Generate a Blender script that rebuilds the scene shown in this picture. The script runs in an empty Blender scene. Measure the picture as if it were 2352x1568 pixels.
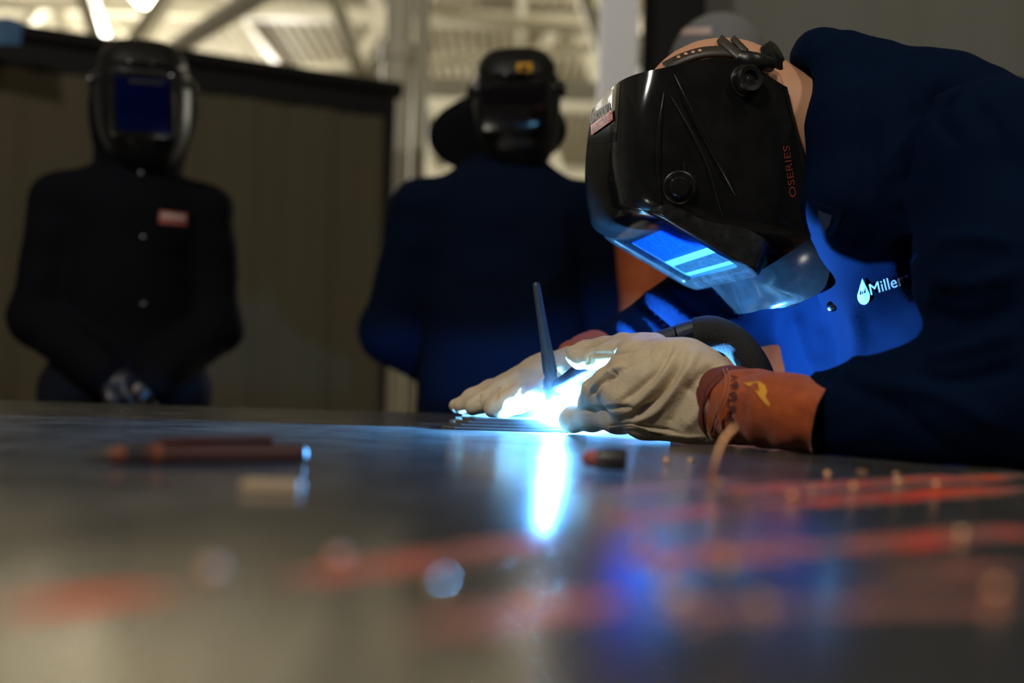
import bpy, bmesh, math, random
import numpy as np
from mathutils import Vector, Matrix
from mathutils.bvhtree import BVHTree

random.seed(7)
SC = bpy.context.scene
COL = SC.collection

# ------------------------------------------------------------------ camera
TABLE_Z = 0.92
CAM_H = 0.069
FPX = 2287.0
PITCH = math.atan(71 / FPX)
ROLL = 0.030
EYE = Vector((0, 0, TABLE_Z + CAM_H))
_F = Vector((0, math.cos(PITCH), math.sin(PITCH)))
_U0 = Vector((0, -math.sin(PITCH), math.cos(PITCH)))
_R0 = Vector((1, 0, 0))
_R = _R0 * math.cos(ROLL) + _U0 * math.sin(ROLL)
_U = -_R0 * math.sin(ROLL) + _U0 * math.cos(ROLL)
cd = bpy.data.cameras.new('camera')
cam = bpy.data.objects.new('camera', cd)
COL.objects.link(cam)
cam.matrix_world = Matrix(((_R.x, _U.x, -_F.x, EYE.x), (_R.y, _U.y, -_F.y, EYE.y), (_R.z, _U.z, -_F.z, EYE.z), (0, 0, 0, 1)))
cd.sensor_width = 36.0
cd.lens = 36.0 * FPX / 2352.0
cd.clip_start = 0.02
cd.clip_end = 60
cd.dof.use_dof = True
cd.dof.focus_distance = 1.12
cd.dof.aperture_fstop = 1.9
cd.dof.aperture_blades = 0
SC.camera = cam

SC.view_settings.view_transform = 'Standard'
SC.view_settings.look = 'None'
SC.view_settings.gamma = 1.0
SC.view_settings.use_curve_mapping = False
SC.view_settings.exposure = 0.0
SC.cycles.use_denoising = True
SC.cycles.max_bounces = 5
SC.cycles.diffuse_bounces = 3
SC.cycles.glossy_bounces = 3
SC.cycles.sample_clamp_indirect = 4.0
SC.cycles.caustics_reflective = False
SC.cycles.caustics_refractive = False

w = bpy.data.worlds.new('world')
SC.world = w
w.use_nodes = True
w.node_tree.nodes['Background'].inputs[0].default_value = (1.0, 0.85, 0.65, 1)
w.node_tree.nodes['Background'].inputs[1].default_value = 0.02

ARC_COL = (0.10, 0.41, 1.0)
ARC_W = 80.0
ARC_STRENGTH = 2500.0
LAMP_COL = (1.0, 0.95, 0.87)
BACK_LAMP_W = 370.0
KEY_LAMP_W = 118.0


def P(px, py, d):
    """world point seen at pixel px,py (2352x1568 frame) at depth d metres"""
    return EYE + _F * d + _R * ((px - 1176) / FPX * d) + _U * ((784 - py) / FPX * d)


def T(px, py, z=TABLE_Z):
    """point of the horizontal plane z seen at a pixel"""
    r = P(px, py, 1.0) - EYE
    return EYE + r * ((z - EYE.z) / r.z)


def pix(v):
    r = Vector(v) - EYE
    d = r.dot(_F)
    return (1176 + r.dot(_R) / d * FPX, 784 - r.dot(_U) / d * FPX, d)


# ------------------------------------------------------------------ materials
def mat(name, col, rough=0.5, metal=0.0, bump=None, spec=0.5, var=None, coat=0.0, sheen=0.0):
    """principled; bump=(scale,strength,distance); var=(scale, second colour)"""
    m = bpy.data.materials.new(name)
    m.use_nodes = True
    nt = m.node_tree
    b = nt.nodes['Principled BSDF']
    b.inputs['Base Color'].default_value = (*col, 1)
    b.inputs['Roughness'].default_value = rough
    b.inputs['Metallic'].default_value = metal
    b.inputs['Specular IOR Level'].default_value = spec
    b.inputs['Coat Weight'].default_value = coat
    b.inputs['Sheen Weight'].default_value = sheen
    tc = nt.nodes.new('ShaderNodeTexCoord')
    if bump:
        n = nt.nodes.new('ShaderNodeTexNoise')
        n.inputs['Scale'].default_value = bump[0]
        n.inputs['Detail'].default_value = 4
        nt.links.new(tc.outputs['Object'], n.inputs['Vector'])
        bp = nt.nodes.new('ShaderNodeBump')
        bp.inputs['Strength'].default_value = bump[1]
        bp.inputs['Distance'].default_value = bump[2]
        nt.links.new(n.outputs['Fac'], bp.inputs['Height'])
        nt.links.new(bp.outputs['Normal'], b.inputs['Normal'])
    if var:
        n = nt.nodes.new('ShaderNodeTexNoise')
        n.inputs['Scale'].default_value = var[0]
        n.inputs['Detail'].default_value = 6
        n.inputs['Roughness'].default_value = 0.65
        nt.links.new(tc.outputs['Object'], n.inputs['Vector'])
        rp = nt.nodes.new('ShaderNodeValToRGB')
        rp.color_ramp.elements[0].position = 0.35
        rp.color_ramp.elements[1].position = 0.68
        rp.color_ramp.elements[0].color = (*col, 1)
        rp.color_ramp.elements[1].color = (*var[1], 1)
        nt.links.new(n.outputs['Fac'], rp.inputs[0])
        nt.links.new(rp.outputs[0], b.inputs['Base Color'])
    return m


def twill(name, col, rough=0.85, scale=900.0, sheen=0.0):
    """woven cotton: fine diagonal weave relief"""
    m = mat(name, col, rough, spec=0.06, sheen=sheen)
    nt = m.node_tree
    b = nt.nodes['Principled BSDF']
    tc = nt.nodes.new('ShaderNodeTexCoord')
    mp = nt.nodes.new('ShaderNodeMapping')
    mp.inputs['Rotation'].default_value = (0.3, 0.8, 0.5)
    wv = nt.nodes.new('ShaderNodeTexWave')
    wv.inputs['Scale'].default_value = scale / 6.28
    wv.inputs['Distortion'].default_value = 1.5
    nt.links.new(tc.outputs['Object'], mp.inputs[0])
    nt.links.new(mp.outputs[0], wv.inputs['Vector'])
    bp = nt.nodes.new('ShaderNodeBump')
    bp.inputs['Strength'].default_value = 0.25
    bp.inputs['Distance'].default_value = 0.0006
    nt.links.new(wv.outputs['Fac'], bp.inputs['Height'])
    nt.links.new(bp.outputs['Normal'], b.inputs['Normal'])
    return m


def emit(name, col, strength):
    m = bpy.data.materials.new(name)
    m.use_nodes = True
    nt = m.node_tree
    nt.nodes.remove(nt.nodes['Principled BSDF'])
    e = nt.nodes.new('ShaderNodeEmission')
    e.inputs[0].default_value = (*col, 1)
    e.inputs[1].default_value = strength
    nt.links.new(e.outputs[0], nt.nodes['Material Output'].inputs['Surface'])
    return m


M = {}
M['jacket'] = twill('navy_flame_cotton', (0.0003, 0.0056, 0.0235))
M['jacket_dark'] = twill('black_cotton', (0.0045, 0.0045, 0.007))
M['sweat'] = mat('navy_fleece', (0.0012, 0.0050, 0.018), 0.95, bump=(400, 0.4, 0.002), spec=0.1)
M['leather_jacket'] = mat('rust_split_leather', (0.42, 0.10, 0.035), 0.9, bump=(120, 0.3, 0.002), var=(14, (0.34, 0.075, 0.025)), spec=0.2)
M['glove'] = mat('cream_grain_leather', (0.68, 0.55, 0.37), 0.62, bump=(520, 0.5, 0.0016), var=(26, (0.54, 0.41, 0.26)), spec=0.35)
M['glove_seam'] = mat('dark_glove_seam', (0.10, 0.075, 0.055), 0.8)
M['cuff'] = mat('rust_suede', (0.46, 0.095, 0.024), 0.95, bump=(700, 0.6, 0.0016), var=(45, (0.30, 0.055, 0.016)), spec=0.15, sheen=0.3)
M['cuff_dark'] = mat('dark_rust_leather_binding', (0.15, 0.028, 0.014), 0.8, bump=(900, 0.3, 0.001))
M['thread'] = mat('pale_stitch_thread', (0.45, 0.18, 0.10), 0.8)
M['yellow'] = mat('yellow_print', (0.75, 0.33, 0.02), 0.7, bump=(700, 0.5, 0.001))
M['stamp'] = mat('faded_dark_stamp_ink', (0.10, 0.025, 0.018), 0.9)
M['skin'] = mat('skin', (0.62, 0.32, 0.19), 0.55, bump=(300, 0.12, 0.001), spec=0.4)
M['helmet'] = mat('gloss_black_plastic', (0.007, 0.007, 0.0075), 0.12, bump=(60, 0.02, 0.002), spec=0.4, var=(25, (0.014, 0.014, 0.015)))
M['helmet_satin'] = mat('satin_charcoal_plastic', (0.006, 0.006, 0.0065), 0.45, bump=(60, 0.02, 0.002), spec=0.25)
M['dusty'] = mat('dusty_black_plastic', (0.012, 0.0125, 0.013), 0.18, bump=(500, 0.05, 0.0008), var=(60, (0.032, 0.034, 0.036)), spec=.4)
M['helmet_matte'] = mat('satin_black_plastic', (0.008, 0.008, 0.008), 0.34, bump=(900, 0.1, 0.0008), spec=.35)
M['headgear'] = mat('grey_brown_nylon', (0.045, 0.037, 0.028), 0.45)
M['lens_blue'] = mat('dark_blue_filter_glass', (0.006, 0.035, 0.28), 0.12, spec=0.6, var=(160, (0.010, 0.06, 0.36)))
M['lens_silver'] = mat('pale_filter_housing', (0.34, 0.42, 0.48), 0.4, var=(220, (0.26, 0.34, 0.40)))
M['lens_solar'] = mat('dark_solar_cell', (0.03, 0.035, 0.035), 0.3, var=(200, (0.07, 0.08, 0.08)))
M['white_print'] = mat('white_print', (0.80, 0.80, 0.80), 0.6)
M['red_print'] = mat('red_print', (0.62, 0.02, 0.025), 0.4)
M['orange_print'] = mat('muted_red_print', (0.30, 0.06, 0.035), 0.4)
M['black_print'] = mat('black_print', (0.01, 0.01, 0.01), 0.5)
M['torch'] = mat('black_torch_rubber', (0.045, 0.06, 0.075), 0.42, bump=(500, 0.15, 0.0008))
M['ceramic'] = mat('pink_ceramic', (0.75, 0.42, 0.36), 0.5)
M['tungsten'] = mat('tungsten', (0.4, 0.4, 0.42), 0.35, metal=1.0)
M['cablecover'] = mat('black_woven_cover', (0.012, 0.012, 0.014), 0.8, bump=(700, 0.8, 0.002))
M['handle_grip'] = mat('dark_torch_grip', (0.02, 0.03, 0.06), 0.45, bump=(600, 0.5, 0.001))
M['steel_plate'] = mat('bare_steel', (0.42, 0.42, 0.43), 0.28, metal=1.0, bump=(200, 0.1, 0.001))
M['snap'] = mat('dark_snap_metal', (0.10, 0.10, 0.11), 0.22, metal=1.0)
M['velcro'] = mat('navy_hook_tape', (0.02, 0.04, 0.09), 0.9, bump=(1500, 1.0, 0.003))
M['curtain'] = mat('olive_welding_curtain', (0.085, 0.078, 0.045), 0.8, bump=(40, 0.15, 0.004), var=(3, (0.095, 0.075, 0.048)), spec=0.2)
M['curtain_grey'] = mat('charcoal_curtain', (0.20, 0.20, 0.19), 0.85, var=(2.5, (0.20, 0.20, 0.165)), spec=0.2)
M['dark_screen'] = mat('dark_booth_screen', (0.02, 0.02, 0.018), 0.9, spec=0.1)
M['curtain_blue'] = mat('blue_curtain', (0.03, 0.10, 0.22), 0.5)
M['black_steel'] = mat('black_painted_steel', (0.004, 0.004, 0.004), 0.65, spec=0.2)
M['cream_steel'] = mat('cream_painted_steel', (0.62, 0.58, 0.44), 0.5, bump=(30, 0.1, 0.003))
M['cream_deck'] = mat('cream_roof_deck', (0.40, 0.36, 0.25), 0.7, var=(1.2, (0.34, 0.30, 0.20)))
M['cream_wall'] = mat('cream_wall', (0.58, 0.54, 0.42), 0.8, var=(0.8, (0.52, 0.48, 0.37)))
M['white_steel'] = mat('pale_grey_painted_steel', (0.80, 0.80, 0.84), 0.5)
M['concrete'] = mat('concrete', (0.20, 0.19, 0.17), 0.8, bump=(30, 0.2, 0.004), var=(4, (0.15, 0.14, 0.125)))
M['trousers'] = twill('dark_work_denim', (0.010, 0.011, 0.016))
M['boot'] = mat('dark_boot_leather', (0.02, 0.014, 0.010), 0.5)
M['cap'] = mat('grey_cotton_cap', (0.16, 0.16, 0.165), 0.9, bump=(300, 0.3, 0.002))
M['patch'] = mat('faded_red_patch', (0.40, 0.10, 0.09), 0.7)
M['patch_pale'] = mat('pale_patch', (0.50, 0.38, 0.36), 0.7)
M['pen'] = mat('maroon_plastic', (0.045, 0.007, 0.008), 0.5)
M['pen_orange'] = mat('orange_plastic', (0.16, 0.035, 0.015), 0.5)
M['dark_plastic'] = mat('dark_plastic', (0.015, 0.012, 0.014), 0.35)
M['grey_tip'] = mat('grey_tip', (0.05, 0.042, 0.035), 0.5)
M['tan'] = mat('tan_wood', (0.55, 0.40, 0.24), 0.7)
M['copper'] = mat('copper', (0.95, 0.52, 0.28), 0.42, metal=1.0)
M['brass'] = mat('brass', (0.95, 0.68, 0.38), 0.40, metal=1.0)
M['yellow_label'] = mat('yellow_label', (0.75, 0.38, 0.01), 0.6)
M['lens_dark'] = mat('dark_smoked_lens', (0.006, 0.004, 0.006), 0.06, spec=0.8)
M['lens_mirror_blue'] = mat('coated_lens_blue_reflection', (0.002, 0.008, 0.10), 0.12, metal=0.6)  # lens tint with the blue reflection of arc-lit things put into it
M['arc'] = emit('arc_plasma', ARC_COL, ARC_STRENGTH)
M['lamp_glow'] = emit('lamp_glow', (1.0, 0.86, 0.60), 22.0)
M['lamp_metal'] = mat('lamp_reflector', (0.5, 0.5, 0.48), 0.35, metal=1.0)


def clear_glass():
    m = bpy.data.materials.new('clear_cover_lens')
    m.use_nodes = True
    nt = m.node_tree
    nt.nodes.remove(nt.nodes['Principled BSDF'])
    tr = nt.nodes.new('ShaderNodeBsdfTransparent')
    tr.inputs[0].default_value = (0.80, 0.90, 0.95, 1)
    gl = nt.nodes.new('ShaderNodeBsdfGlossy')
    gl.inputs['Roughness'].default_value = 0.06
    mx = nt.nodes.new('ShaderNodeMixShader')
    mx.inputs[0].default_value = 0.07
    nt.links.new(tr.outputs[0], mx.inputs[1])
    nt.links.new(gl.outputs[0], mx.inputs[2])
    nt.links.new(mx.outputs[0], nt.nodes['Material Output'].inputs['Surface'])
    return m


M['glass'] = clear_glass()


def table_material():
    """ground steel with scratches, stains and red streaks"""
    m = mat('worn_steel_table', (0.30, 0.285, 0.255), 0.3, metal=1.0)
    nt = m.node_tree
    L = nt.links.new
    b = nt.nodes['Principled BSDF']
    geo = nt.nodes.new('ShaderNodeNewGeometry')

    def noise(scale, detail=4, sc=(1, 1, 1), rot=0):
        mp = nt.nodes.new('ShaderNodeMapping')
        mp.inputs['Scale'].default_value = sc
        mp.inputs['Rotation'].default_value = (0, 0, rot)
        L(geo.outputs['Position'], mp.inputs[0])
        n = nt.nodes.new('ShaderNodeTexNoise')
        n.inputs['Scale'].default_value = scale
        n.inputs['Detail'].default_value = detail
        n.inputs['Roughness'].default_value = 0.62
        L(mp.outputs[0], n.inputs['Vector'])
        return n.outputs['Fac']

    def math_(op, a, b_=None, c=None, clamp=False):
        n = nt.nodes.new('ShaderNodeMath')
        n.operation = op
        n.use_clamp = clamp
        for i, v in enumerate((a, b_, c)):
            if v is None:
                continue
            if isinstance(v, (int, float)):
                n.inputs[i].default_value = v
            else:
                L(v, n.inputs[i])
        return n.outputs[0]

    def ramp(fac, p0, p1, c0, c1):
        r = nt.nodes.new('ShaderNodeValToRGB')
        r.color_ramp.elements[0].position = p0
        r.color_ramp.elements[1].position = p1
        r.color_ramp.elements[0].color = (*c0, 1)
        r.color_ramp.elements[1].color = (*c1, 1)
        L(fac, r.inputs[0])
        return r.outputs[0]

    def mixc(f, a, b_):
        n = nt.nodes.new('ShaderNodeMix')
        n.data_type = 'RGBA'
        L(f, n.inputs[0])
        if isinstance(a, tuple):
            n.inputs[6].default_value = (*a, 1)
        else:
            L(a, n.inputs[6])
        if isinstance(b_, tuple):
            n.inputs[7].default_value = (*b_, 1)
        else:
            L(b_, n.inputs[7])
        return n.outputs[2]

    big = noise(7, 5)
    base = ramp(big, 0.3, 0.72, (0.54, 0.53, 0.50), (0.38, 0.365, 0.335))
    fine = noise(60, 6, (1, 0.35, 1), 0.4)
    base = mixc(ramp(fine, 0.56, 0.75, (0, 0, 0), (0.5, 0.5, 0.5)), base, (0.42, 0.40, 0.36))
    rough = math_('ADD', math_('MULTIPLY', noise(15, 5), 0.22), 0.10)
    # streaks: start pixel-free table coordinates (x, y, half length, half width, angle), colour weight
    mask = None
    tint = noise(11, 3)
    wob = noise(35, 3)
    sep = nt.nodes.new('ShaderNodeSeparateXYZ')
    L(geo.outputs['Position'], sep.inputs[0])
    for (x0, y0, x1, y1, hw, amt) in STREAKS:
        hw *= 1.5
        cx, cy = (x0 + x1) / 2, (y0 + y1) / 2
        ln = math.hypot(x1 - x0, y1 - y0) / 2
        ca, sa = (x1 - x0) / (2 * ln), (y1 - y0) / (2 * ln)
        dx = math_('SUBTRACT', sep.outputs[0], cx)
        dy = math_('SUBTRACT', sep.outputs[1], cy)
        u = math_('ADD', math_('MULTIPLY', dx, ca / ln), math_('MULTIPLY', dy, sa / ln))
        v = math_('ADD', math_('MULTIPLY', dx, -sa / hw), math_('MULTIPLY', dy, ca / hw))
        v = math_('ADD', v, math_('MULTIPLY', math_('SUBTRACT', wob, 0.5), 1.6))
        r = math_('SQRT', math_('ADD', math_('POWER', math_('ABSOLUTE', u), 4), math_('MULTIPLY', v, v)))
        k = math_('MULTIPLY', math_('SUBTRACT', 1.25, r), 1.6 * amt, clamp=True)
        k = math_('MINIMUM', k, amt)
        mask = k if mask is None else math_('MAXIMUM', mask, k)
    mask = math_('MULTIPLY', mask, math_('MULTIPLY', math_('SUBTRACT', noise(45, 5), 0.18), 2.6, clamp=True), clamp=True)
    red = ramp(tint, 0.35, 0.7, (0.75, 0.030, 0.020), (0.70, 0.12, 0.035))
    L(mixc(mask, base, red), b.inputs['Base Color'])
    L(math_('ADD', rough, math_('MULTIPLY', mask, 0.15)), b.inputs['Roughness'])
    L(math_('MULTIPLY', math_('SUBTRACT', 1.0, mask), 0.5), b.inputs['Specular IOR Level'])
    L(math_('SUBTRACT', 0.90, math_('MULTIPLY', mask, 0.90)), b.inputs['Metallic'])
    bp = nt.nodes.new('ShaderNodeBump')
    bp.inputs['Strength'].default_value = 0.09
    bp.inputs['Distance'].default_value = 0.0015
    L(noise(120, 5, (1, 0.4, 1), 0.7), bp.inputs['Height'])
    L(bp.outputs['Normal'], b.inputs['Normal'])
    return m


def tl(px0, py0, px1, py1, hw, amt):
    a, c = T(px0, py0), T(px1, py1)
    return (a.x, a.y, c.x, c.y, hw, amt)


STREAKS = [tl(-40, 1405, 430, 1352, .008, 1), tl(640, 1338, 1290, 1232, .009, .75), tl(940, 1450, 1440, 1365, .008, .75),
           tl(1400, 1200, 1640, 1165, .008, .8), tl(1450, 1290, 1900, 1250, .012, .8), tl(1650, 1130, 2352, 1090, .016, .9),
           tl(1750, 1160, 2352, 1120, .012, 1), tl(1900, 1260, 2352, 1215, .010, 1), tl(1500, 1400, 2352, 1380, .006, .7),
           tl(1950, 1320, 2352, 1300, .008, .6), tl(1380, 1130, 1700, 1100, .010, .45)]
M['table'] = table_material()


# ------------------------------------------------------------------ object helpers
def base_of(o):
    b = Vector((0, 0, 0))
    while o is not None:
        b += o.location
        o = o.parent
    return b


def obj(name, verts, faces, material, parent=None, smooth=True, loc=None):
    """one mesh object from world-space vertices; a top-level one gets its origin at its base"""
    V = np.asarray(verts, dtype=np.float64).reshape(-1, 3)
    if parent is None:
        if loc is None:
            lo, hi = V.min(0), V.max(0)
            loc = Vector(((lo[0] + hi[0]) / 2, (lo[1] + hi[1]) / 2, lo[2]))
        off = Vector(loc)
    else:
        off = base_of(parent)
    me = bpy.data.meshes.new(name)
    V = V - np.array(off)
    if isinstance(faces, np.ndarray):
        n = len(faces)
        k = faces.shape[1]
        me.vertices.add(len(V))
        me.vertices.foreach_set('co', V.astype(np.float32).ravel())
        me.loops.add(n * k)
        me.loops.foreach_set('vertex_index', faces.astype(np.int32).ravel())
        me.polygons.add(n)
        me.polygons.foreach_set('loop_start', np.arange(0, n * k, k, dtype=np.int32))
        me.update(calc_edges=True)
        me.validate()
    else:
        me.from_pydata([tuple(v) for v in V], [], faces)
        me.update()
    if smooth:
        me.polygons.foreach_set('use_smooth', [True] * len(me.polygons))
    me.materials.append(material)
    o = bpy.data.objects.new(name, me)
    COL.objects.link(o)
    if parent is None:
        o.location = off
    else:
        o.parent = parent
    return o


def thing(name, label, cat, loc, group=None):
    o = bpy.data.objects.new(name, None)
    o.empty_display_size = 0.05
    COL.objects.link(o)
    o.location = loc
    return tag(o, label, cat, group)


def tag(o, label=None, cat=None, group=None, kind=None):
    if label:
        o['label'] = label
    if cat:
        o['category'] = cat
    if group:
        o['group'] = group
    if kind:
        o['kind'] = kind
    return o


def bm_obj(name, bm, material, parent=None, smooth=False, loc=None):
    bmesh.ops.recalc_face_normals(bm, faces=bm.faces)
    vs = [v.co.copy() for v in bm.verts]
    bm.verts.index_update()
    fs = [[v.index for v in f.verts] for f in bm.faces]
    bm.free()
    o = obj(name, vs, fs, material, parent, smooth, loc)
    return o


def auto_smooth(o, deg=35):
    me = o.data
    bm = bmesh.new()
    bm.from_mesh(me)
    for f in bm.faces:
        f.smooth = True
    for e in bm.edges:
        if len(e.link_faces) == 2 and e.calc_face_angle(0) > math.radians(deg):
            e.smooth = False
    bm.to_mesh(me)
    bm.free()
    return o


def frame_from(z, x_hint=None):
    z = Vector(z).normalized()
    h = Vector(x_hint) if x_hint is not None else Vector((0, 0, 1))
    if abs(h.normalized().dot(z)) > 0.98:
        h = Vector((1, 0, 0))
    y = z.cross(h).normalized()
    x = y.cross(z).normalized()
    return x, y, z


def box(name, c, size, material, parent=None, rot=None, bevel=0.0, seg=2):
    bm = bmesh.new()
    bmesh.ops.create_cube(bm, size=1.0)
    for v in bm.verts:
        v.co = Vector((v.co.x * size[0], v.co.y * size[1], v.co.z * size[2]))
    if bevel:
        bmesh.ops.bevel(bm, geom=list(bm.edges), offset=bevel, segments=seg, affect='EDGES', profile=0.6)
    for v in bm.verts:
        if rot is not None:
            v.co = rot @ v.co
        v.co += Vector(c)
    o = bm_obj(name, bm, material, parent)
    if bevel:
        auto_smooth(o)
    return o


def lathe(name, a, axis, prof, material, parent=None, seg=24, x_hint=None):
    """prof: (distance along axis, radius)"""
    x, y, z = frame_from(axis, x_hint)
    a = Vector(a)
    vs, fs = [], []
    for t, r in prof:
        for k in range(seg):
            an = 2 * math.pi * k / seg
            vs.append(a + z * t + x * (r * math.cos(an)) + y * (r * math.sin(an)))
    n = len(prof)
    for i in range(n - 1):
        for k in range(seg):
            k2 = (k + 1) % seg
            fs.append([i * seg + k, i * seg + k2, (i + 1) * seg + k2, (i + 1) * seg + k])
    fs.append(list(range(seg))[::-1])
    fs.append([(n - 1) * seg + k for k in range(seg)])
    o = obj(name, vs, fs, material, parent)
    return auto_smooth(o, 40)


def crom(pts, n):
    """Catmull-Rom resample of an (k,m) list, n steps a span"""
    p = np.asarray([list(q) for q in pts], float)
    p = np.vstack([2 * p[0] - p[1], p, 2 * p[-1] - p[-2]])
    out = []
    for i in range(1, len(p) - 2):
        for t in np.linspace(0, 1, n, endpoint=False):
            a, b, c, d = p[i - 1], p[i], p[i + 1], p[i + 2]
            out.append(0.5 * (2 * b + (c - a) * t + (2 * a - 5 * b + 4 * c - d) * t * t + (3 * b - a - 3 * c + d) * t ** 3))
    out.append(p[-2])
    return np.array(out)


def tube(name, pts, radii, material, parent=None, seg=12, n=6, flat=None):
    """swept round (or flattened: flat=(dir, factor)) tube with closed ends"""
    pr = [list(p) + [r] for p, r in zip(pts, radii)] if not isinstance(radii, (int, float)) else [list(p) + [radii] for p in pts]
    q = crom(pr, n)
    vs, fs = [], []
    prevx = None
    for i in range(len(q)):
        c = Vector(q[i, :3])
        tg = Vector(q[min(i + 1, len(q) - 1), :3]) - Vector(q[max(i - 1, 0), :3])
        x, y, z = frame_from(tg, prevx if prevx is not None else (0.1, 0.2, 1))
        prevx = x
        for k in range(seg):
            an = 2 * math.pi * k / seg
            v = (x * math.cos(an) + y * math.sin(an)) * q[i, 3]
            if flat:
                fd = Vector(flat[0])
                v += fd * v.dot(fd) * (flat[1] - 1)
            vs.append(c + v)
    m = len(q)
    for i in range(m - 1):
        for k in range(seg):
            k2 = (k + 1) % seg
            fs.append([i * seg + k, i * seg + k2, (i + 1) * seg + k2, (i + 1) * seg + k])
    fs.append(list(range(seg))[::-1])
    fs.append([(m - 1) * seg + k for k in range(seg)])
    return auto_smooth(obj(name, vs, fs, material, parent), 50)


def slab(name, poly, normal, thick, material, parent=None, bevel=0.0):
    """polygon (world points) with thickness along normal"""
    n = Vector(normal).normalized() * thick
    k = len(poly)
    vs = [Vector(p) for p in poly] + [Vector(p) + n for p in poly]
    bm = bmesh.new()
    bv = [bm.verts.new(v) for v in vs]
    bm.faces.new(bv[:k])
    bm.faces.new(bv[k:][::-1])
    for i in range(k):
        j = (i + 1) % k
        bm.faces.new([bv[i], bv[j], bv[k + j], bv[k + i]])
    if bevel:
        bmesh.ops.recalc_face_normals(bm, faces=bm.faces)
        bmesh.ops.bevel(bm, geom=list(bm.edges), offset=bevel, segments=2, affect='EDGES')
    o = bm_obj(name, bm, material, parent)
    return auto_smooth(o, 40)


def rrect(w, h, r, seg=5):
    """rounded rectangle outline centred on 0"""
    out = []
    for cx, cy, a0 in ((w / 2 - r, h / 2 - r, 0), (-w / 2 + r, h / 2 - r, 90), (-w / 2 + r, -h / 2 + r, 180), (w / 2 - r, -h / 2 + r, 270)):
        for k in range(seg + 1):
            a = math.radians(a0 + 90 * k / seg)
            out.append((cx + r * math.cos(a), cy + r * math.sin(a)))
    return out


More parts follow.
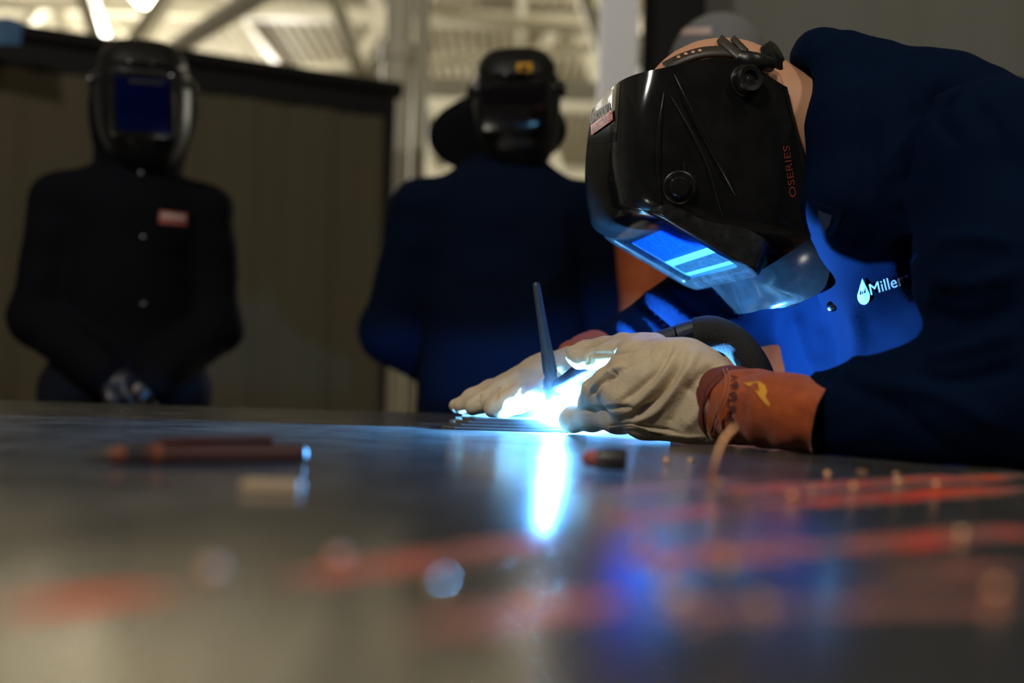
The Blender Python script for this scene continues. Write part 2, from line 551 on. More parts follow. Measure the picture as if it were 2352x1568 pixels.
# ------------------------------------------------------------------ distance-field sculpting
class Field:
    """signed-distance grid; shapes are blended in and a smooth surface is drawn out of it"""

    def __init__(s, lo, hi, h):
        s.h = h
        s.lo = np.array(lo, float)
        n = np.ceil((np.array(hi, float) - s.lo) / h).astype(int) + 1
        s.n = n
        s.ax = [(s.lo[i] + h * np.arange(n[i])).astype(np.float32) for i in range(3)]
        s.D = np.full(tuple(n), 0.3, np.float32)

    def _win(s, lo, hi):
        i0 = np.clip(np.floor((np.array(lo) - s.lo) / s.h).astype(int), 0, s.n)
        i1 = np.clip(np.ceil((np.array(hi) - s.lo) / s.h).astype(int) + 1, 0, s.n)
        if np.any(i1 <= i0):
            return None
        sl = tuple(slice(i0[i], i1[i]) for i in range(3))
        g = [s.ax[i][i0[i]:i1[i]].reshape([-1 if j == i else 1 for j in range(3)]) for i in range(3)]
        return sl, g

    def _mix(s, sl, d, k, op):
        A = s.D[sl]
        if op == 'u':
            if k <= 0:
                s.D[sl] = np.minimum(A, d)
            else:
                t = np.clip(0.5 + 0.5 * (A - d) / k, 0, 1)
                s.D[sl] = A * (1 - t) + d * t - k * t * (1 - t)
        else:
            d = -d
            if k <= 0:
                s.D[sl] = np.maximum(A, d)
            else:
                t = np.clip(0.5 - 0.5 * (A - d) / k, 0, 1)
                s.D[sl] = A * (1 - t) + d * t + k * t * (1 - t)

    def cone(s, a, b, ra, rb, k=0.01, op='u', flat=None):
        a, b = np.array(a, float), np.array(b, float)
        m = max(ra, rb) * (1.0 if not flat or flat[1] >= 1 else 1 / flat[1]) + k + 3 * s.h
        wn = s._win(np.minimum(a, b) - m, np.maximum(a, b) + m)
        if wn is None:
            return
        sl, g = wn
        ba = b - a
        L2 = max(float(ba @ ba), 1e-12)
        t = np.clip(((g[0] - a[0]) * ba[0] + (g[1] - a[1]) * ba[1] + (g[2] - a[2]) * ba[2]) / L2, 0, 1)
        v = [g[i] - a[i] - t * ba[i] for i in range(3)]
        if flat:
            fd = np.array(flat[0], float)
            fd /= np.linalg.norm(fd)
            q = (v[0] * fd[0] + v[1] * fd[1] + v[2] * fd[2]) * (flat[1] - 1)
            v = [v[i] + fd[i] * q for i in range(3)]
        d = np.sqrt(v[0] ** 2 + v[1] ** 2 + v[2] ** 2) - (ra + (rb - ra) * t)
        s._mix(sl, d.astype(np.float32), k, op)

    def chain(s, pts, rad, k=0.01, op='u', flat=None):
        for i in range(len(pts) - 1):
            s.cone(pts[i], pts[i + 1], rad[i], rad[i + 1], k, op, flat)

    def ell(s, c, r, rot=None, k=0.01, op='u'):
        c = np.array(c, float)
        r = np.array(r, float)
        m = r.max() + k + 3 * s.h
        wn = s._win(c - m, c + m)
        if wn is None:
            return
        sl, g = wn
        v = [g[i] - c[i] for i in range(3)]
        if rot is not None:
            Rm = np.array(rot)
            v = [v[0] * Rm[0, i] + v[1] * Rm[1, i] + v[2] * Rm[2, i] for i in range(3)]
        q = np.sqrt((v[0] / r[0]) ** 2 + (v[1] / r[1]) ** 2 + (v[2] / r[2]) ** 2)
        q2 = np.sqrt((v[0] / r[0] ** 2) ** 2 + (v[1] / r[1] ** 2) ** 2 + (v[2] / r[2] ** 2) ** 2)
        d = q * (q - 1) / np.maximum(q2, 1e-6)
        s._mix(sl, d.astype(np.float32), k, op)

    def cut(s, pt, nrm, k=0.0):
        """remove the side the normal points to"""
        n = np.array(nrm, float)
        n /= np.linalg.norm(n)
        g = [s.ax[i].reshape([-1 if j == i else 1 for j in range(3)]) for i in range(3)]
        d = (g[0] - pt[0]) * n[0] + (g[1] - pt[1]) * n[1] + (g[2] - pt[2]) * n[2]
        s.D = np.maximum(s.D, d.astype(np.float32))

    def hollow(s, thick):
        s.D = np.maximum(s.D, -(s.D + thick))

    def surface(s):
        D = s.D.copy()
        D[0], D[-1] = 1, 1
        D[:, 0], D[:, -1] = 1, 1
        D[:, :, 0], D[:, :, -1] = 1, 1
        S = (D < 0)
        nx, ny, nz = D.shape
        cnt = np.zeros((nx - 1, ny - 1, nz - 1), np.int8)
        cs = [(i, j, k) for i in (0, 1) for j in (0, 1) for k in (0, 1)]
        for i, j, k in cs:
            cnt += S[i:nx - 1 + i, j:ny - 1 + j, k:nz - 1 + k]
        act = (cnt > 0) & (cnt < 8)
        idx = np.argwhere(act)
        vid = np.full(act.shape, -1, np.int32)
        vid[act] = np.arange(len(idx))
        acc = np.zeros((len(idx), 3))
        num = np.zeros(len(idx))
        for a in cs:
            for ax in range(3):
                if a[ax]:
                    continue
                b = list(a)
                b[ax] = 1
                da = D[idx[:, 0] + a[0], idx[:, 1] + a[1], idx[:, 2] + a[2]].astype(float)
                db = D[idx[:, 0] + b[0], idx[:, 1] + b[1], idx[:, 2] + b[2]].astype(float)
                x = (da < 0) != (db < 0)
                t = np.where(x, da / np.where(x, da - db, 1), 0)
                p = np.tile(np.array(a, float), (len(idx), 1))
                p[:, ax] += t
                acc[x] += p[x]
                num[x] += 1
        V = s.lo + s.h * (idx + acc / num[:, None])
        Q = []
        for ax in range(3):
            o1, o2 = [(1, 2), (2, 0), (0, 1)][ax]
            sl0 = [slice(None)] * 3
            sl1 = [slice(None)] * 3
            sl0[ax] = slice(0, D.shape[ax] - 1)
            sl1[ax] = slice(1, D.shape[ax])
            A, B = S[tuple(sl0)], S[tuple(sl1)]
            e = np.argwhere(A != B)
            e = e[(e[:, o1] > 0) & (e[:, o2] > 0) & (e[:, o1] < D.shape[o1] - 1) & (e[:, o2] < D.shape[o2] - 1)]
            fl = A[e[:, 0], e[:, 1], e[:, 2]]
            q = []
            for s1, s2 in ((1, 1), (0, 1), (0, 0), (1, 0)):
                c = e.copy()
                c[:, o1] -= s1
                c[:, o2] -= s2
                q.append(vid[c[:, 0], c[:, 1], c[:, 2]])
            q = np.stack(q, 1)
            q[~fl] = q[~fl][:, ::-1]
            Q.append(q)
        return V, np.vstack(Q)


def relax(V, Q, it=2, f=0.5):
    """Laplacian smoothing"""
    E = np.vstack([Q[:, [0, 1]], Q[:, [1, 2]], Q[:, [2, 3]], Q[:, [3, 0]]])
    E = np.vstack([E, E[:, ::-1]])
    cnt = np.bincount(E[:, 0], minlength=len(V))[:, None]
    for _ in range(it):
        acc = np.stack([np.bincount(E[:, 0], weights=V[E[:, 1], k], minlength=len(V)) for k in range(3)], 1)
        V = V * (1 - f) + f * acc / np.maximum(cnt, 1)
    return V


def vnormals(V, Q):
    n = np.cross(V[Q[:, 2]] - V[Q[:, 0]], V[Q[:, 3]] - V[Q[:, 1]])
    N = np.stack([sum(np.bincount(Q[:, c], weights=n[:, k], minlength=len(V)) for c in range(4)) for k in range(3)], 1)
    return N / np.maximum(np.linalg.norm(N, axis=1, keepdims=True), 1e-9)


_lat = np.random.RandomState(3).rand(32, 32, 32)


def vnoise(p):
    i = np.floor(p).astype(int)
    f = p - i
    f = f * f * (3 - 2 * f)
    r = 0
    for a in (0, 1):
        for b in (0, 1):
            for c in (0, 1):
                wgt = (f[:, 0] if a else 1 - f[:, 0]) * (f[:, 1] if b else 1 - f[:, 1]) * (f[:, 2] if c else 1 - f[:, 2])
                r = r + wgt * _lat[(i[:, 0] + a) % 32, (i[:, 1] + b) % 32, (i[:, 2] + c) % 32]
    return r - 0.5


def pixels(V):
    e, f, r, u = (np.array(v) for v in (EYE, _F, _R, _U))
    q = V - e
    d = q @ f
    return np.stack([1176 + (q @ r) / d * FPX, 784 - (q @ u) / d * FPX], 1), d


def sculpt(V, Q, strokes, dmax=99):
    """press folds into the side of a surface that was worked on: strokes (polyline, width, depth); + is a ridge, - a groove"""
    N = vnormals(V, Q)
    px, d = pixels(V)
    view = V - np.array(EYE)
    view /= np.linalg.norm(view, axis=1, keepdims=True)
    facing = np.clip(-(N * view).sum(1) * 2.2 + 0.25, 0, 1) * (d < dmax)
    disp = np.zeros(len(V))
    for poly, wd, amp in strokes:
        pl = crom(poly, 5) if len(poly) > 2 else np.array(poly, float)
        best = np.full(len(V), 1e9)
        par = np.zeros(len(V))
        m = len(pl) - 1
        for i in range(m):
            a, b = pl[i], pl[i + 1]
            ba = b - a
            t = np.clip(((px - a) @ ba) / max(ba @ ba, 1e-9), 0, 1)
            q = np.linalg.norm(px - a - t[:, None] * ba, axis=1)
            c = q < best
            best[c] = q[c]
            par[c] = (i + t[c]) / m
        taper = np.clip(np.minimum(par, 1 - par) * 5 + 0.25, 0, 1)
        disp += amp * np.exp(-(best / wd) ** 2) * taper
    return V + N * (disp * facing)[:, None]


def wrinkle(V, Q, amp, sc, rot=None):
    N = vnormals(V, Q)
    p = V @ np.array(rot).T if rot is not None else V
    return V + N * (amp * vnoise(p * np.array(sc)))[:, None]


def bvh_of(*objs):
    vs, fs = [], []
    for o in objs:
        b = base_of(o)
        k = len(vs)
        vs += [v.co + b for v in o.data.vertices]
        fs += [[i + k for i in p.vertices] for p in o.data.polygons]
    return BVHTree.FromPolygons(vs, fs)


def drape(px, py, tree, lift=0.0006, fallback=None):
    """point on a surface below a mark's outline, lifted a little along the surface normal"""
    r = (P(px, py, 1.0) - EYE).normalized()
    h = tree.ray_cast(EYE, r)
    if h[0] is None:
        return fallback
    n = h[1] if h[1].dot(r) < 0 else -h[1]
    return h[0] + n * lift


def text_shape(s, bold=False):
    cu = bpy.data.curves.new('lettering', 'FONT')
    cu.body = s
    cu.size = 1.0
    cu.resolution_u = 3
    o = bpy.data.objects.new('lettering', cu)
    COL.objects.link(o)
    dg = bpy.context.evaluated_depsgraph_get()
    me = bpy.data.meshes.new_from_object(o.evaluated_get(dg))
    COL.objects.unlink(o)
    bpy.data.objects.remove(o)
    bm = bmesh.new()
    bm.from_mesh(me)
    bmesh.ops.triangulate(bm, faces=bm.faces)
    vs = [(v.co.x, v.co.y) for v in bm.verts]
    bm.verts.index_update()
    fs = [[v.index for v in f.verts] for f in bm.faces]
    bm.free()
    bpy.data.meshes.remove(me)
    x0 = min(v[0] for v in vs)
    x1 = max(v[0] for v in vs)
    y0 = min(v[1] for v in vs)
    y1 = max(v[1] for v in vs)
    return [((x - x0) / (x1 - x0), (y - y0) / (y1 - y0)) for x, y in vs], fs


def print_on(name, shape, quad, tree, material, parent, lift=0.0006):
    """lay a flat print (unit-square shape) on a surface inside the quad: lower-left, lower-right, upper-right, upper-left"""
    vs2, fs = shape
    out = []
    last = None
    for u, v in vs2:
        x = (quad[0][0] * (1 - u) + quad[1][0] * u) * (1 - v) + (quad[3][0] * (1 - u) + quad[2][0] * u) * v
        y = (quad[0][1] * (1 - u) + quad[1][1] * u) * (1 - v) + (quad[3][1] * (1 - u) + quad[2][1] * u) * v
        p = drape(x, y, tree, lift, last)
        last = p or last
        out.append(p)
    first = next((p for p in out if p is not None), None)
    if first is None:
        return None
    out = [p if p is not None else first for p in out]
    return obj(name, out, fs, material, parent, smooth=False)


def grid_shape(n=14, m=8):
    vs = [(i / n, j / m) for j in range(m + 1) for i in range(n + 1)]
    fs = [[j * (n + 1) + i, j * (n + 1) + i + 1, (j + 1) * (n + 1) + i + 1, (j + 1) * (n + 1) + i] for j in range(m) for i in range(n)]
    return vs, fs


def fan_shape(poly):
    """closed outline filled as a fan about its centre"""
    cx = sum(p[0] for p in poly) / len(poly)
    cy = sum(p[1] for p in poly) / len(poly)
    n = len(poly)
    return [(cx, cy)] + list(poly), [[0, 1 + i, 1 + (i + 1) % n] for i in range(n)]

# ================================================================== the place
def struct(o):
    o['kind'] = 'structure'
    return o


ROOM = (-9.0, 9.0, -5.0, 22.0, 5.6)
x0, x1, y0, y1, zc = ROOM
struct(box('floor', ((x0 + x1) / 2, (y0 + y1) / 2, -0.05), (x1 - x0, y1 - y0, 0.1), M['concrete']))
struct(box('wall_back', ((x0 + x1) / 2, y1 + 0.05, zc / 2), (x1 - x0, 0.1, zc), M['cream_wall']))
struct(box('wall_left', (x0 - 0.05, (y0 + y1) / 2, zc / 2), (0.1, y1 - y0, zc), M['curtain_grey']))
struct(box('wall_right', (x1 + 0.05, (y0 + y1) / 2, zc / 2), (0.1, y1 - y0, zc), M['cream_wall']))
struct(box('wall_front', ((x0 + x1) / 2, y0 - 0.05, zc / 2), (x1 - x0, 0.1, zc), M['dark_screen']))
# corrugated roof deck
vs, fs = [], []
nx = 120
for i in range(nx * 4 + 1):
    x = x0 + (x1 - x0) * i / (nx * 4)
    z = zc + (0.0, 0.0, 0.05, 0.05)[i % 4]
    vs += [(x, y0, z), (x, y1, z)]
for i in range(nx * 4):
    fs.append([2 * i, 2 * i + 1, 2 * i + 3, 2 * i + 2])
struct(obj('ceiling', vs, fs, M['cream_deck'], smooth=False))


def beam(name, a, b, wd, ht, material, parent):
    a, b = Vector(a), Vector(b)
    x, y, z = frame_from(b - a)
    R_ = Matrix((x, y, z)).transposed()
    return box(name, (a + b) / 2, (ht, wd, (b - a).length), material, parent, rot=R_)


ORD = ['first', 'second', 'third', 'fourth', 'fifth', 'sixth', 'seventh', 'eighth', 'ninth', 'tenth', 'eleventh', 'twelfth']
truss_words = {8.6: 'nearest cream steel roof truss with broad V webs under the deck', 12.5: 'second cream roof truss, one bay beyond the nearest truss',
               16.5: 'farthest cream roof truss close to the back wall'}
for ty, lab in truss_words.items():
    t = tag(bpy.data.objects.new('roof_truss', None), lab, 'truss', 'roof trusses')
    COL.objects.link(t)
    t.location = (0, ty, 3.4)
    zb, zt = 3.45, 5.45
    beam('bottom_chord', (x0 + .02, ty, zb), (x1 - .02, ty, zb), .14, .14, M['cream_steel'], t)
    beam('top_chord', (x0 + .02, ty, zt), (x1 - .02, ty, zt), .16, .16, M['cream_steel'], t)
    xx = x0 + 0.2
    off = {8.6: 0.10, 12.5: 0.7, 16.5: 0.3}[ty]
    k = 0
    while xx + off + 2.2 < x1:
        xa = xx + off
        beam('web_member', (xa, ty, zt), (xa + 0.75, ty, zb), .17, .12, M['cream_steel'], t)
        beam('web_member', (xa + 0.75, ty, zb), (xa + 2.0, ty, zt), .15, .12, M['cream_steel'], t)
        xx += 2.2
for i, jx in enumerate((-7.2, -5.4, -3.6, -1.8, 0.0, 1.8, 3.6, 5.4)):
    o = beam('roof_joist', (jx, y0 + .02, 5.5), (jx, y1 - .02, 5.5), .10, .14, M['cream_steel'], None)
    tag(o, ORD[i] + ' from left of the cream roof joists under the deck', 'joist', 'roof joists')
# sprinkler and conduit runs
for (a, b, r, lab) in ((P(400, 112, 8.0), P(640, -40, 6.0), .07, 'slanting cream duct pipe ending above the curtain'),
                       (P(500, 47, 8.4), P(760, -110, 6.2), .06, 'slanting cream pipe with bright end near the lamp'),
                       (P(560, 175, 10), P(1390, 110, 11), .06, 'horizontal cream conduit crossing behind the post'),
                       (P(880, 20, 9.6), P(1390, 75, 9.8), .05, 'upper horizontal cream conduit right of the post')):
    x, y, z = frame_from(b - a)
    tag(lathe('ceiling_pipe', a, b - a, [(0, r * .8), (.01, r), ((b - a).length - .01, r), ((b - a).length, r * .8)], M['cream_steel'], None, 14), lab, 'pipe')


def lamp(loc, watts, label, size=.17):
    loc = Vector(loc)
    t = thing('hanging_lamp', label, 'lamp', loc, 'ceiling lamps')
    lathe('globe', loc, (0, 0, 1), [(-.14, .05), (-.13, .10), (-.06, size), (0, size * .98), (.03, .12)], M['lamp_glow'], t)
    lathe('cap', loc, (0, 0, 1), [(.035, .14), (.06, .13), (.12, .05), (.2, .04)], M['lamp_metal'], t)
    lathe('rod', loc + Vector((0, 0, .2)), (0, 0, 1), [(0, .012), (5.6 - loc.z - .2, .012)], M['cream_steel'], t, 8)
    l = bpy.data.lights.new('lamp_light', 'POINT')
    l.energy = watts
    l.color = LAMP_COL
    l.shadow_soft_size = .22
    o = bpy.data.objects.new('lamp_light', l)
    COL.objects.link(o)
    o.parent = t
    o.location = (0, 0, -.35)
    return t


lamp(P(342, -22, 9.4), BACK_LAMP_W, 'glowing globe lamp hanging above the curtain')
lamp((-4.0, 17, 4.6), BACK_LAMP_W * 2, 'distant globe lamp deep in the hall')
lamp((3.4, 12, 4.6), BACK_LAMP_W * 2, 'globe lamp hidden behind the welder over the hall')
lamp((-5.5, 13, 4.6), BACK_LAMP_W, 'globe lamp over the hall beyond the olive curtain')
lamp((-1.9, -1.6, 4.3), KEY_LAMP_W * 2.2, 'globe lamp over the front of the table', .2)
lamp((2.2, -1.4, 4.6), KEY_LAMP_W, 'globe lamp over the aisle beside the welder', .2)

# ---- posts
a = P(940, -60, 5.3)
pz = 0.0
t = thing('steel_post', 'cream round steel post with a side conduit right of the olive curtain', 'post', (a.x - .05, a.y, 0))
c0 = P(905, 420, 5.3)
lathe('pipe', (c0.x, c0.y, 0), (0, 0, 1), [(0, .085), (2.62, .085), (2.63, .1), (2.72, .1), (2.73, .075), (5.58, .075)], M['cream_steel'], t, 20)
lathe('conduit', (c0.x + .13, c0.y - .03, 0), (0, 0, 1), [(0, .04), (5.56, .04)], M['cream_steel'], t, 14)
lathe('base_plate', (c0.x, c0.y, 0), (0, 0, 1), [(0, .16), (.02, .16)], M['cream_steel'], t, 20)

c1 = P(1418, 150, 3.35)
t = thing('frame_post', 'pale grey square steel post behind the raised helmet', 'post', (c1.x, c1.y, 0))
box('shaft', (c1.x, c1.y, 1.7), (.125, .10, 3.4), M['white_steel'], t, bevel=.006)
box('foot_plate', (c1.x, c1.y, .008), (.24, .24, .016), M['white_steel'], t)


def curtain(name, label, a, b, top, mt, rod=True, waves=6, amp=.012, bottom=.12, seed=0, sheets=None):
    """hanging curtain sheet between floor points a and b"""
    a, b = Vector(a), Vector(b)
    t = thing(name, label, 'curtain', (a + b) / 2)
    d = (b - a)
    L_ = d.length
    d.normalize()
    n = Vector((-d.y, d.x, 0))
    rng = random.Random(seed)
    ph = [rng.random() * 6 for _ in range(4)]
    nu, nv = 160, 14
    vs, fs = [], []
    for j in range(nv + 1):
        z = bottom + (top - bottom) * j / nv
        f = 1 - j / nv
        for i in range(nu + 1):
            u = i / nu
            o = amp * (math.sin(u * waves * 6.28 + ph[0] + .6 * math.sin(u * 7 + ph[1])) * (.35 + .65 * f) + .5 * math.sin(u * waves * 2.7 * 6.28 + ph[2]) * .4)
            o += .05 * f * math.sin(u * 5 + ph[3])
            vs.append(a + d * (L_ * u) + n * o + Vector((0, 0, z - (.012 * abs(math.sin(u * 20)) if j == nv else 0))))
    for j in range(nv):
        for i in range(nu):
            q = j * (nu + 1) + i
            fs.append([q, q + 1, q + nu + 2, q + nu + 1])
    k = len(vs)
    vs2 = vs + [v + n * .003 for v in vs]
    fs2 = fs + [[x + k for x in f[::-1]] for f in fs]
    obj('sheet', vs2, fs2, mt, t)
    if rod:
        lathe('rod', Vector((a.x, a.y, top + .015)) - d * .05, d, [(0, .04), (L_ + .1, .04)], M['black_steel'], t, 12)
        box('hem_band', (a + b) / 2 + Vector((0, 0, top - .05)), (L_, .02, .14), M['black_steel'], t, rot=Matrix.Rotation(math.atan2(d.y, d.x), 3, 'Z'))
        for e in (a, b):
            lathe('stand', (e.x, e.y, 0), (0, 0, 1), [(0, .03), (top + .02, .03)], M['black_steel'], t, 10)
            box('foot', (e.x, e.y, .02), (.5, .06, .04), M['black_steel'], t, rot=Matrix.Rotation(math.atan2(n.y, n.x), 3, 'Z'))
    return t


HC = 1.31   # curtain top above the eye
ca = P(-160, 38, 3.85)
cb = P(897, 206, 4.62)
curtain('welding_curtain', 'olive welding curtain on a black rod behind the two masked onlookers', (ca.x, ca.y, 0), (cb.x, cb.y, 0), (ca.z + cb.z) / 2 - .02, M['curtain'], seed=2)
cc = P(-40, 60, 3.3)
curtain('blue_screen', 'blue screen edge at the far upper corner of the olive curtain', (cc.x - .9, cc.y + .1, 0), (P(40, 60, 3.7).x, 3.7, 0), P(40, 34, 3.7).z, M['curtain_blue'], rod=False, waves=3, seed=5, bottom=P(40, 105, 3.7).z)
cg = P(1490, 100, 3.45)
curtain('dark_curtain', 'tall charcoal curtain hanging behind the welder', (cg.x + .10, 3.80, 0), (cg.x + 3.4, 3.80, 0), 3.3, M['curtain_grey'], waves=6, seed=9)
cs = P(1462, 100, 3.40)
t = box('black_gap_panel', (cs.x + .14, 3.46, 1.65), (.22, .03, 3.3), M['black_steel'], bevel=.004)  # black panel standing in for the dark gap beside the post
tag(t, 'black panel put in for the dark gap between grey post and charcoal curtain', 'panel')
rl = P(2335, 205, 2.6)
tag(lathe('white_rail', rl, (1, .12, -.02), [(0, .018), (.02, .024), (1.3, .024), (1.32, .018)], M['cream_steel'], None, 14), 'short pale rail end behind the welder\'s bent back', 'rail')

# ---- table
TX0, TX1, TY0, TY1 = -1.75, 0.425, -0.40, 1.60
t = thing('welding_table', 'worn grey steel welding table with red streaks', 'table', ((TX0 + TX1) / 2, (TY0 + TY1) / 2, 0))
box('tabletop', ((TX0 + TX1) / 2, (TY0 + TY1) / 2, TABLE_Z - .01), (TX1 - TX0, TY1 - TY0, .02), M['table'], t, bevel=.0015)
for sx in (TX0 + .12, TX1 - .12):
    for sy in (TY0 + .12, TY1 - .12):
        box('leg', (sx, sy, (TABLE_Z - .02) / 2), (.08, .08, TABLE_Z - .02), M['black_steel'], t, bevel=.004)
for sy in (TY0 + .12, TY1 - .12):
    box('apron', ((TX0 + TX1) / 2, sy, TABLE_Z - .06), (TX1 - TX0 - .32, .05, .08), M['black_steel'], t)
for sx in (TX0 + .12, TX1 - .12):
    box('apron', (sx, (TY0 + TY1) / 2, TABLE_Z - .06), (.05, TY1 - TY0 - .32, .08), M['black_steel'], t)
TZ = TABLE_Z

# ================================================================== the welder
ARC = P(1279, 965, 1.192)


def rng_box(pts, m):
    a = np.array([list(p) for p in pts])
    return a.min(0) - m, a.max(0) + m


# ---- body (head, neck, trunk, arms, legs as one figure)
head_c = P(1655, 262, 1.175)
neck_b = Vector((.415, 1.14, 1.262))
chest = Vector((.485, 1.16, 1.215))
belly = Vector((.53, 1.16, 1.04))
hips = Vector((0.66, 1.15, 0.95))
sh_n, el_n, wr_n = P(2270, 395, .955), P(2385, 890, .865), P(1900, 962, .985)
sh_f, el_f, wr_f = P(1880, 400, 1.39), P(1535, 768, 1.345), P(1350, 835, 1.310)
knees = [Vector((.66, .98, .50)), Vector((.70, 1.22, .50))]
ankles = [Vector((.74, .96, .09)), Vector((.80, 1.24, .09))]
b = Field((-.05, .75, 0.0), (1.05, 1.62, 1.52), .010)
b.ell(head_c, (.098, .080, .088), k=.01)
b.ell(head_c + Vector((-.03, 0, -.045)), (.07, .062, .075), k=.03)
b.cone(head_c + Vector((.03, 0, -.01)), neck_b, .060, .068, k=.03)
b.cone(neck_b, chest, .06, .075, k=.03)
b.chain([chest, belly, hips], [.080, .090, .10], k=.04)
b.cone(sh_n, chest, .05, .07, k=.03)
b.cone(sh_f, chest, .05, .07, k=.03)
b.chain([sh_n, el_n, wr_n], [.055, .042, .030], k=.03)
b.chain([sh_f, el_f, wr_f], [.055, .042, .030], k=.03)
for kn, an in zip(knees, ankles):
    b.chain([hips + Vector((0, (kn.y - 1.1) * .6, -.02)), kn, an], [.085, .06, .042], k=.04)
    b.cone(an, an + Vector((-.15, 0, -.05)), .045, .035, k=.02)
V, Q = b.surface()
V = relax(V, Q, 2)
body = obj('person', V, Q, M['skin'], loc=(.70, 1.1, 0))
tag(body, 'welder in blue jacket bent over the table beside the arc', 'person')

# ---- head detail: bare crown, ear
e_c = P(1770, 210, 1.108)
ef = Field(np.array(e_c) - .06, np.array(e_c) + .06, .0025)
ef.ell(e_c, (.015, .009, .025), k=.005)
ef.ell(e_c + Vector((0, -.009, .002)), (.010, .006, .019), k=.004, op='s')
V, Q = ef.surface()
obj('ear', relax(V, Q, 1), Q, M['skin'], body)

# ---- jacket
j = Field((.02, .72, .70), (1.08, 1.66, 1.50), .0065)
for yy, dx in ((1.105, .046), (1.18, 0.012), (1.29, -.002)):
    j.chain([Vector((.450 + dx, yy, 1.230)), Vector((.482 + dx, yy, 1.14)), Vector((.500 + dx, yy, 1.02)), Vector((.61, 1.15 + (yy - 1.18) * .6, .93)), Vector((.66, 1.15 + (yy - 1.18) * .5, .74))], [.092, .122, .132, .125, .13], k=.04)
j.cone(Vector((.44, 1.15, 1.262)), Vector((.72, 1.15, 1.17)), .070, .13, k=.05)
j.cone(sh_n, Vector((.52, 1.08, 1.22)), .080, .095, k=.05)
# arms
j.chain([P(2265, 400, .965), P(2345, 650, .905), P(2385, 890, .875)], [.083, .086, .074], k=.025)
j.chain([P(2385, 900, .875), P(2160, 935, .905), P(2010, 952, .945), P(1880, 962, .985)], [.072, .058, .046, .038], k=.03)
j.chain([sh_f, P(1700, 655, 1.385), el_f], [.080, .076, .062], k=.04)
j.chain([el_f, P(1440, 808, 1.33), P(1376, 828, 1.318)], [.060, .046, .038], k=.02)
# collar
j.cone(P(1925, 235, 1.09), P(1935, 455, 1.045), .030, .030, k=.03)
j.cone(P(2000, 290, 1.06), P(2000, 500, 1.06), .042, .050, k=.05)
j.cone(P(1975, 480, 1.08), P(2000, 640, 1.11), .045, .05, k=.05)
j.cone(P(1872, 128, 1.15), P(1960, 195, 1.12), .024, .040, k=.02)
j.cone(P(1872, 118, 1.15), P(1925, 230, 1.10), .020, .026, k=.02)
j.cone(P(1950, 190, 1.13), P(2130, 250, 1.10), .048, .070, k=.04)
# neck opening
j.cone(P(1700, 300, 1.18), P(1905, 290, 1.145), .076, .062, k=.010, op='s')
V, Q = j.surface()
V = relax(V, Q, 2)
V = wrinkle(V, Q, .010, (9, 9, 22))
V = wrinkle(V, Q, .004, (30, 30, 60), Matrix.Rotation(.7, 3, 'Y'))
V = sculpt(V, Q, [
    ([(2200, 190), (2110, 260), (2062, 350), (2045, 470)], 20, -.024),
    ([(2048, 470), (2075, 560), (2110, 680)], 14, -.020),
    ([(2150, 560), (2230, 545), (2330, 560)], 14, .008), ([(2140, 640), (2240, 650), (2345, 620)], 13, .008),
    ([(2130, 720), (2230, 740), (2345, 690)], 16, -.008), ([(2120, 820), (2230, 800), (2340, 760)], 14, .009),
    ([(2100, 860), (2220, 870), (2340, 840)], 14, -.008), ([(2000, 880), (2150, 905), (2300, 980)], 16, .006),
    ([(1940, 880), (2060, 940), (2180, 1040)], 15, -.005), ([(2080, 180), (2150, 260), (2200, 330)], 16, -.006),
    ([(1990, 180), (2000, 330), (1985, 470)], 16, -.006), ([(2230, 230), (2290, 300), (2340, 420)], 20, -.006),
    ([(1880, 720), (1900, 800), (1905, 880)], 14, -.010), ([(1830, 720), (1850, 790), (1880, 870)], 12, .008),
    ([(1950, 700), (1970, 780), (1960, 870)], 18, .006),
    ([(1450, 700), (1500, 720), (1590, 800)], 8, -.012), ([(1480, 670), (1560, 720), (1620, 770)], 8, .010), ([(1520, 660), (1600, 720), (1650, 760)], 8, -.012),
    ([(1430, 740), (1470, 780), (1500, 810)], 9, .008), ([(1640, 690), (1700, 720), (1760, 700)], 12, -.008),
])
V[:, 2] = np.where((V[:, 0] < .43) & (V[:, 2] < TZ + .0015), TZ + .0015, V[:, 2])
jacket = obj('jacket', V, Q, M['jacket'], body)
jtree = bvh_of(jacket)

# collar tab with hook tape, snap button
def patch_on(name, poly, tree, lift, thick, m, parent):
    pts = [drape(x, y, tree, lift, None) for x, y in poly]
    pts = [p for p in pts if p is not None]
    n = (pts[1] - pts[0]).cross(pts[2] - pts[0]).normalized()
    if n.dot(pts[0] - EYE) > 0:
        n = -n
    return slab(name, pts, n, thick, m, parent, bevel=min(.001, thick * .3))


def tab_pt(x, y, up=0.0):
    return drape(x, y, jtree, .002) + (EYE - drape(x, y, jtree, .0)).normalized() * ((x - 1884) / 57 * .028 + up)


tabp = [tab_pt(x, y) for x, y in ((1886, 466), (1941, 482), (1936, 510), (1917, 546), (1905, 532), (1888, 500))]
tn = (tabp[1] - tabp[0]).cross(tabp[3] - tabp[0]).normalized()
tn = tn if tn.dot(EYE - tabp[0]) > 0 else -tn
ct = slab('collar_tab', tabp, tn, .003, M['jacket'], body, bevel=.0009)
slab('hook_tape', [tab_pt(x, y) + tn * .0032 for x, y in ((1890, 482), (1920, 492), (1914, 514), (1905, 526), (1892, 500))], tn, .0012, M['velcro'], ct)
sp = drape(1912, 703, jtree, .0)
lathe('snap_button', sp, (EYE - sp) * .6 + Vector((-.6, 0, .1)), [(-.003, .0055), (.001, .0062), (.003, .0055), (.0042, .003), (.0045, .0005)], M['snap'], body, 20)
